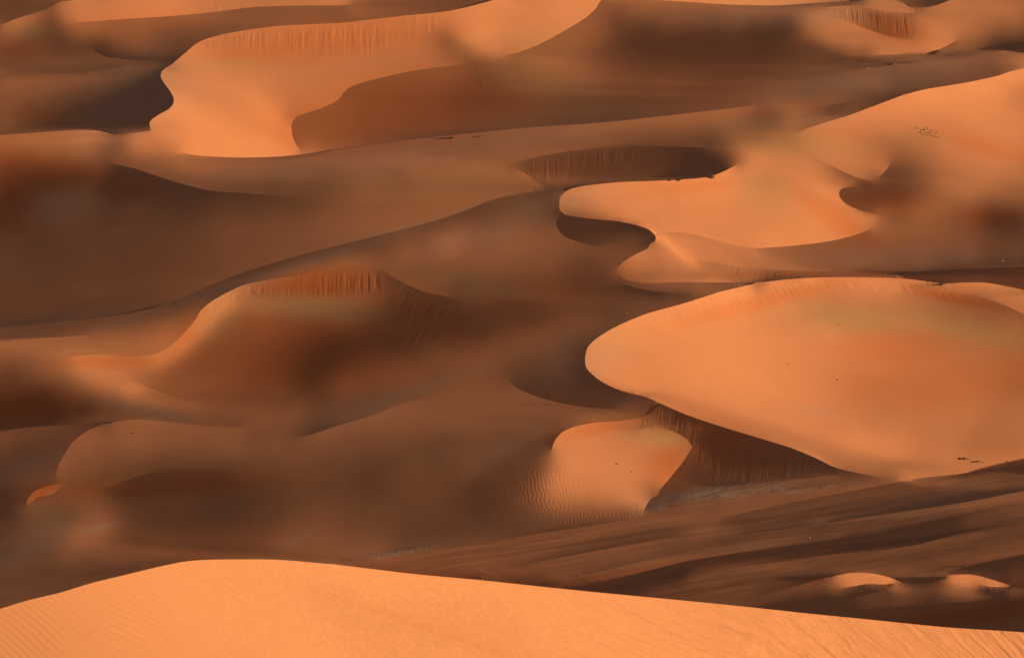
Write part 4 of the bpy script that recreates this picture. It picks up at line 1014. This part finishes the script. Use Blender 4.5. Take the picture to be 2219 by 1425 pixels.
def sheet(name, sel, parent=None):
    """mesh of the selected triangles with the surface normals of the whole field"""
    t = TRI[sel]; tg = TG[sel]
    pick = np.zeros(len(TRI), bool); pick[sel] = True
    lee = LEE[pick[LEE_T]]
    ids, inv = np.unique(np.concatenate([t.ravel(), lee.ravel()]), return_inverse=True)
    me = bpy.data.meshes.new(name)
    nt3 = len(t) * 3
    me.vertices.add(len(ids)); me.vertices.foreach_set('co', PTS[ids].astype(np.float32).ravel())
    lv = inv.ravel().astype(np.int32); me.loops.add(len(lv)); me.loops.foreach_set('vertex_index', lv)
    starts = (np.arange(len(t) + len(lee)) * 3).astype(np.int32)
    me.polygons.add(len(starts)); me.polygons.foreach_set('loop_start', starts)
    me.update(calc_edges=True)
    me.polygons.foreach_set('use_smooth', np.ones(len(me.polygons), bool))
    ln = np.empty((len(lv), 3)); ln[:nt3] = VN[tg.ravel()]
    if len(lee):
        ln[nt3:] = LVN[lee.ravel()]
    ev = np.empty(len(me.edges) * 2, np.int32); me.edges.foreach_get('vertices', ev); ev = ids[ev].reshape(-1, 2)
    sh = me.attributes.new('sharp_edge', 'BOOLEAN', 'EDGE')
    sh.data.foreach_set('value', np.isin(edge_key(ev[:, 0], ev[:, 1]), SHARP))
    me.normals_split_custom_set(ln.tolist())
    me.materials.append(SAND)
    for k, v in ATTRS.items():
        a = me.attributes.new(k, 'FLOAT', 'POINT'); a.data.foreach_set('value', v[ids].astype(np.float32))
    return link(bpy.data.objects.new(name, me), parent)


# ------------------------------------------------------------------ which sand belongs to which dune (far to near)
L = line
rv = lambda p: p[::-1]
DUNES = [
    ('sand_plain', None, [(-90, -90), (2400, -90), (2400, 1600), (-90, 1600)], None),
    ('sand_dune', 'small reddish dune at the top left edge with a thin bright streak',
     [(-90, -90), (400, -90), (400, 200), (-90, 200)], None),
    ('sand_dune', 'rounded far dune at the top left, sunlit above and shaded below',
     [(200, -90), (1110, -90)] + rv(L(372, 140)) + rv(L(190, 98)) + [(140, 65), (118, 50)] + [q for q in rv(L(0, 54)) if q[0] > 112][::-1] + [(200, -40)], 'far_top'),
    ('sand_dune', 'sunlit strip of sand just inside the top edge, right of the centre', [(1110, -90), (1950, -90), (1950, 60), (1330, 60)], None),
    ('sand_dune', 'large hollow dune at the upper left, bright grooved crest, shadow across its bowl',
     [(-90, 170)] + L(0, 165) + L(372, 140) + [(1110, -90), (1300, -90)] + L(1330, 0)[:-8] + [(1790, 15), (1750, 35), (1725, 60), (1720, 80)] + L(1745, 100) +
     [(1990, 400), (-90, 400)], 'upper_bowl'),
    ('sand_dune', 'crescent dune in the top right corner with a grooved reddish inner face',
     [(1910, -90), (1870, 0), (1790, 15), (1750, 35), (1725, 60), (1720, 80)] + [q for q in L(1745, 100) if q[0] < 1885] + L(1895, 119) + [(2400, 125), (2400, -90)], 'top_right'),
    ('sand_dune', 'long dark ridge dune running across the picture below the bright scalloped bowl',
     [(-90, 298)] + L(-60, 297) + L(242, 290) + [(315, 305), (390, 331)] + L(390, 331) + [(1720, 185), (1800, 152)] + [q for q in L(1800, 152) if q[0] < 1900] +
     L(1895, 119) + [(2400, 125), (2400, 760), (-90, 760)], 'mid_recess'),
    ('sand_dune', 'broad sunlit dune at the right edge with soft lobes and a dark hollow',
     rv(L(2300, 120) + L(1960, 205)) + [(2400, 110), (2400, 640), (1600, 640), (1560, 430), (1595, 358), (1620, 320)], 'hollow'),
    ('sand_dune', 'bright tongue shaped dune right of the centre with a rounded tip pointing left',
     L(1212, 440) + L(1270, 402) + [(1640, 345), (1760, 338)] + [(1830, 373), (1860, 386)] + L(1862, 404) + [(2000, 478), (2120, 445), (2400, 470), (2400, 700),
     (1650, 640)] + rv(L(1340, 598)) + [(1333, 590)], 'tongue_lip'),
    ('sand_dune', 'wide hollow dune left of centre, grooved orange rim above a dark red bowl',
     [(-90, 717)] + L(-60, 716) + L(370, 655) + [(1213, 455)] + [(1335, 585), (1340, 598)] + L(1340, 598) + [(1650, 700), (1650, 900), (1100, 960), (-90, 960)], 'left_bowl'),
    ('sand_dune', 'biggest bright dune, an open bowl at the right with a sharp curved crest',
     L(1268, 772) + L(1560, 632) + [(2400, 650), (2400, 1200), (1500, 1125), (1400, 1105), (1400, 900), (1340, 885)] + rv(L(1100, 826)) + [(1060, 757), (1160, 730), (1250, 715), (1262, 760)],
     'right_bowl'),
    ('sand_dune', 'small sunlit bowl dune tucked under the lower arm of the biggest bright dune',
     L(1195, 976) + L(1250, 922) + [(1455, 933), (1490, 952), (1500, 968)] + rv(L(1395, 1107)) + [(1300, 1125), (1200, 1135), (1110, 1145), (1110, 1100), (1160, 1040)], None),
    ('sand_dune', 'dark dune at the lower left with a rounded brown shoulder and small hooked tip',
     [(-90, 939)] + L(-60, 938) + L(240, 915) + [(600, 940)] + L(640, 948) + [(1040, 845)] + L(1100, 826) + [(1340, 890), (1300, 912), (1250, 922)] +
     rv([q for q in L(1195, 976) if q[0] < 1250]) + [(1160, 1040), (1110, 1100), (1110, 1145), (920, 1180), (740, 1210), (740, 1400), (-90, 1400)], None),
    ('valley_floor', None, [(1395, 1107), (1430, 1060), (1490, 1050)] + L(1490, 1050) + [(1900, 1031), (1950, 1036), (1990, 1036)] + rv([q for q in L(1560, 1121) if q[0] < 1990]) +
     [(1480, 1130), (1400, 1120)], None),
    ('sand_plain', None, [(740, 1210), (920, 1180), (1110, 1145), (1200, 1135), (1300, 1127), (1479, 1125)] + L(1560, 1121) + [(2400, 980), (2400, 1600), (-90, 1600), (-90, 1300), (300, 1262)], None),
    ('sand_dune', 'left one of two small mounds with bright leaf shaped tops at the lower right',
     L(1640, 1291) + L(1800, 1249) + rv(L(1820, 1301)) + [(1740, 1318), (1660, 1305)], None),
    ('sand_dune', 'right one of two small bright topped mounds, its flank shaded dark red',
     [(1940, 1271), (1955, 1261)] + L(1968, 1258) + L(2044, 1252) + [(2230, 1290), (2150, 1320), (2000, 1335), (1850, 1325), (1830, 1303)] + rv([q for q in L(1820, 1301) if q[0] > 1830]), None),
    ('sand_dune', 'glowing orange rippled dune filling the bottom of the picture in front', list(L(-80, 1340)) + [(2400, 1390), (2400, 1600), (-90, 1600), (-90, 1345)], None),
]
LABEL = np.zeros(len(TRI), int)
for i, (name, label, poly, slip) in enumerate(DUNES):
    LABEL[inside(poly, CEN)] = i
LABEL[LABEL == 0] = 14          # stray slivers belong to the plain
GROUND = {}
for i, (name, label, poly, slip) in enumerate(DUNES):
    sel = np.nonzero(LABEL == i)[0]
    if not len(sel):
        continue
    faces = []
    keys = [slip] if slip else []
    if slip == 'right_bowl':
        keys = ['right_bowl', 'right_bowl_lower']
    part = np.zeros(len(TRI), bool)
    for k in keys:
        mk = inside(SLIP[k][0], CEN) & (LABEL == i)
        if mk.sum() > 20:
            part |= mk; faces.append((k, np.nonzero(mk)[0]))
    o = sheet(name, sel[~part[sel]])
    if label:
        tag(o, label, 'dune', 'sand dunes')
    else:
        tag(o, kind='structure')
    for k, idx in faces:
        c = sheet('slip_face', idx, o)
        if k == 'right_bowl_lower':
            c['label'] = 'shaded lower slip face below the sharp crest'

# the rest of the sand sea: out to the horizon, below the dunes built here
R = 30000.0
gm = bpy.data.meshes.new('desert_ground')
gm.from_pydata([(-R, -R, -42), (R, -R, -42), (R, R, -42), (-R, R, -42)], [], [(0, 1, 2, 3)])
gm.materials.append(SAND)
tag(link(bpy.data.objects.new('desert_ground', gm)), kind='structure')
# outer sand: beyond the surveyed edge the surface runs on and sinks slowly to that ground
VXN, VYN = NET.nx + 1, NET.ny + 1
def edge_rows(col, on_near):
    ids_ = [j * VXN + col for j in range(VYN)]
    lim = np.interp(SPOT[ids_[0], 0], foreground[:, 0], foreground[:, 1])
    return [i for i in ids_ if (SPOT[i, 1] > lim + 3.0) == on_near]


NEAR_STEPS = ((12.0, 1.5), (30.0, 8.0), (80.0, 40.0), (260.0, 190.0))
FAR_STEPS = ((25.0, 0.6), (60.0, 1.8), (120.0, 4.5), (260.0, 14.0), (600.0, 45.0), (1500.0, 180.0))
EDGES = [(edge_rows(VXN - 1, False), 1.0, 0.0, FAR_STEPS), (edge_rows(0, False), -1.0, 0.0, FAR_STEPS),
         (edge_rows(VXN - 1, True), 1.0, 0.0, NEAR_STEPS), (edge_rows(0, True), -1.0, 0.0, NEAR_STEPS),
         (list(range(VXN)), 0.0, 1.0, FAR_STEPS), ([(VYN - 1) * VXN + i for i in range(VXN)], 0.0, -0.5, NEAR_STEPS)]
for ids_, ox, oy, steps in EDGES:
    rows = [PTS[ids_]]
    for out_, sink in steps:
        q = PTS[ids_].copy(); k = np.linspace(-1, 1, len(q))
        q[:, 0] += ox * out_ + (k * out_ * 0.8 if oy else 0.0); q[:, 1] += oy * out_ + abs(ox) * out_ * 0.35
        kk = max(1, int(len(q) * min(out_ / 800.0, 0.25)))
        zz = smooth_row(q[:, 2], kk)
        q[:, 2] = zz - sink
        rows.append(q)
    nn_ = len(ids_)
    vv_ = np.vstack(rows)
    ff_ = [(r * nn_ + c, r * nn_ + c + 1, (r + 1) * nn_ + c + 1, (r + 1) * nn_ + c) for r in range(len(rows) - 1) for c in range(nn_ - 1)]
    fm = bpy.data.meshes.new('desert_terrain'); fm.from_pydata(vv_.tolist(), [], ff_); fm.materials.append(SAND)
    fm.polygons.foreach_set('use_smooth', np.ones(len(fm.polygons), bool))
    tag(link(bpy.data.objects.new('desert_terrain', fm)), kind='structure')

# ------------------------------------------------------------------ small things lying on the sand
rng = np.random.default_rng(7)


def on_sand(u, v):
    """point of the sand surface at a place of the survey, and the metres per survey unit there"""
    dd = ((CEN - np.array([u, v]))**2).sum(1)
    for t in np.argsort(dd)[:12]:
        a, b, c = SPOT[TRI[t]]
        M2 = np.array([[b[0] - a[0], c[0] - a[0]], [b[1] - a[1], c[1] - a[1]]])
        if abs(np.linalg.det(M2)) < 1e-6:
            continue
        w = np.linalg.solve(M2, np.array([u, v]) - a)
        if w.min() > -0.02 and w.sum() < 1.02:
            lam = LAM[TRI[t]]; l = lam[0] + w[0] * (lam[1] - lam[0]) + w[1] * (lam[2] - lam[0])
            return (rays(np.array([u, v])) * math.exp(l) + np.array([0, 0, CH])), math.exp(l) / F_
    l = LAM[TRI[np.argmin(dd)]].mean()
    return (rays(np.array([u, v])) * math.exp(l) + np.array([0, 0, CH])), math.exp(l) / F_


def mesh_object(name, verts, faces, material, parent=None):
    me = bpy.data.meshes.new(name); me.from_pydata([tuple(q) for q in verts], [], faces); me.materials.append(material)
    return link(bpy.data.objects.new(name, me), parent)


def tube(verts, faces, pts, rad, sides=5):
    base = len(verts)
    for k, p in enumerate(pts):
        p = np.array(p, float); q = np.array(pts[min(k + 1, len(pts) - 1)], float) - np.array(pts[max(k - 1, 0)], float)
        q /= np.linalg.norm(q) + 1e-9; s = np.cross(q, [0.3, 0.2, 1.0]); s /= np.linalg.norm(s) + 1e-9; t = np.cross(q, s)
        r = rad * (1 - 0.75 * k / max(len(pts) - 1, 1))
        for a in range(sides):
            an = 2 * math.pi * a / sides
            verts.append(p + r * (s * math.cos(an) + t * math.sin(an)))
    for k in range(len(pts) - 1):
        for a in range(sides):
            b = (a + 1) % sides
            faces.append((base + k * sides + a, base + k * sides + b, base + (k + 1) * sides + b, base + (k + 1) * sides + a))


def shrub(u, v, width, height, label, group=None):
    p, sc = on_sand(u, v); k_ = 1.0 if width > 12 else 0.75; r = k_ * width * sc / 2; h = k_ * height * sc
    root = link(bpy.data.objects.new('dry_shrub', None)); root.location = tuple(p); root.empty_display_size = 0.2
    tag(root, label, 'shrub', group)
    vs, fs = [], []; lv, lf = [], []
    for k in range(16):
        an = rng.uniform(0, 2 * math.pi); reach = r * rng.uniform(0.35, 1.0); top = h * rng.uniform(0.45, 1.0)
        e = np.array([math.cos(an) * reach, math.sin(an) * reach, top])
        m1 = e * np.array([0.45, 0.45, 0.62]) + rng.normal(0, 0.06 * r, 3)
        tube(vs, fs, [(0, 0, -0.15 * h), m1, e], 0.05 * r + 0.02)
        for q in range(16):
            c = m1 + (e - m1) * rng.uniform(0.1, 1.1) + rng.normal(0, 0.11 * r, 3); c[2] = max(c[2], 0.02)
            d1 = rng.normal(0, 1, 3); d1 /= np.linalg.norm(d1); d2 = rng.normal(0, 1, 3); d2 /= np.linalg.norm(d2); s = 0.13 * r
            b = len(lv); lv.extend([c - d1 * s, c + d2 * s * 0.5, c + d1 * s]); lf.append((b, b + 1, b + 2))
    mesh_object('stem', vs, fs, TWIG, root); mesh_object('foliage', lv, lf, LEAF, root)
    return root


def pebble(u, v, size, label, pale=False, group=None):
    p, sc = on_sand(u, v); r = 0.8 * size * sc / 2
    vs, fs = [], []; rings, seg = 5, 8
    for a in range(rings + 1):
        th = math.pi * a / rings
        for b in range(seg):
            ph = 2 * math.pi * b / seg; k = rng.uniform(0.8, 1.15)
            vs.append((r * k * math.sin(th) * math.cos(ph) * 1.25, r * k * math.sin(th) * math.sin(ph), r * 0.8 * k * math.cos(th)))
    for a in range(rings):
        for b in range(seg):
            c = (b + 1) % seg
            fs.append((a * seg + b, (a + 1) * seg + b, (a + 1) * seg + c, a * seg + c))
    o = mesh_object('rock', vs, fs, CHALK if pale else STONE); o.location = (p[0], p[1], p[2] + 0.2 * r)
    return tag(o, label, 'rock', group)


def branch(u, v, width, label, tilt):
    p, sc = on_sand(u, v); w = width * sc
    vs, fs = [], []
    tube(vs, fs, [(-w / 2, 0, 0.02), (-w * 0.15, 0.3, 0.16 * w * tilt + 0.05), (w * 0.2, 0.4, 0.05), (w / 2, 0.1, 0.02)], 0.075 * w)
    tube(vs, fs, [(-w * 0.15, 0.3, 0.05), (0.02 * w, -0.2, 0.18 * w), (w * 0.22, -0.4, 0.1)], 0.05 * w)
    o = mesh_object('dead_branch', vs, fs, TWIG); o.location = tuple(p)
    return tag(o, label, 'branch')


shrub(1541, 386, 24, 8, 'largest dark dry shrub, on the crest of the bright tongue shaped dune')
shrub(1470, 392, 15, 5, 'small dark dry shrub on the tongue dune crest, a little left of the largest shrub')
shrub(1451, 393, 8, 4, 'tiny dry shrub at the left end of the row on the tongue dune crest')
shrub(978, 301, 15, 5, 'small dry shrub just below the long ridge crest, under the shaded bowl')
shrub(1038, 297, 10, 3, 'tiny dry shrub on the long ridge, right of the one below its crest')
shrub(2003, 283, 8, 5, 'darkest shrub in the sparse patch on the broad sunlit dune at the right')
for u, v, w in ((1988, 279, 5), (2010, 279, 4), (1995, 288, 6), (2006, 290, 5), (2014, 289, 6), (2020, 294, 5), (2029, 290, 4), (2026, 297, 5), (2034, 299, 4), (2011, 295, 4), (2018, 284, 4), (2000, 293, 4)):
    shrub(u, v, w, 4, 'tiny dry shrub in the sparse patch on the broad sunlit dune at the right', 'shrubs of the sparse patch')
branch(2092, 996, 24, 'dark dead branch lying on the lower slope of the biggest bright dune', 1.0)
branch(2120, 1002, 26, 'thinner dead branch right of the dark one on the biggest bright dune', 0.4)
branch(2184, 1000, 8, 'short dead twig near the right edge on the biggest bright dune', 0.4)
shrub(1208, 877, 6, 6, 'small dark shrub alone on the shaded slope left of the biggest bright dune')
shrub(1152, 876, 5, 4, 'tiny shrub on the shaded slope, left of the small dark lone shrub')
shrub(2089, 1227, 9, 5, 'small dark shrub on the ridge above the right bright mound')
shrub(2061, 1080, 7, 4, 'small dark shrub on the shaded plain near the right edge')
pebble(1337, 1005, 6, 'dark rock in the middle of the small sunlit bowl')
pebble(1369, 1022, 4, 'small dark rock below and right of the one in the small sunlit bowl')
pebble(290, 938, 5, 'small dark rock on the brown shoulder of the dark dune')
pebble(1707, 789, 4, 'dark rock on the biggest bright dune, left one of its upper pair')
pebble(1774, 777, 3.5, 'pale rock on the biggest bright dune, above the dark ones', True)
pebble(1815, 823, 5, 'dark rock in the middle of the biggest bright dune')
pebble(1769, 838, 3.5, 'pale rock on the biggest bright dune, below its dark middle rock', True)
pebble(1815, 650 + 53, 3.5, 'small dark rock on the pale sand high in the biggest bright dune')
pebble(2173, 566, 4, 'pale rock on the dark flat behind the biggest bright dune crest', True)
pebble(1754, 1165, 4, 'pale rock on the streaked plain at the lower right', True)
pebble(1881, 148, 4, 'pale rock on the dark ridge under the top right crescent dune', True)
pebble(1044, 1250, 5, 'small dark rock on the plain just behind the glowing front dune')
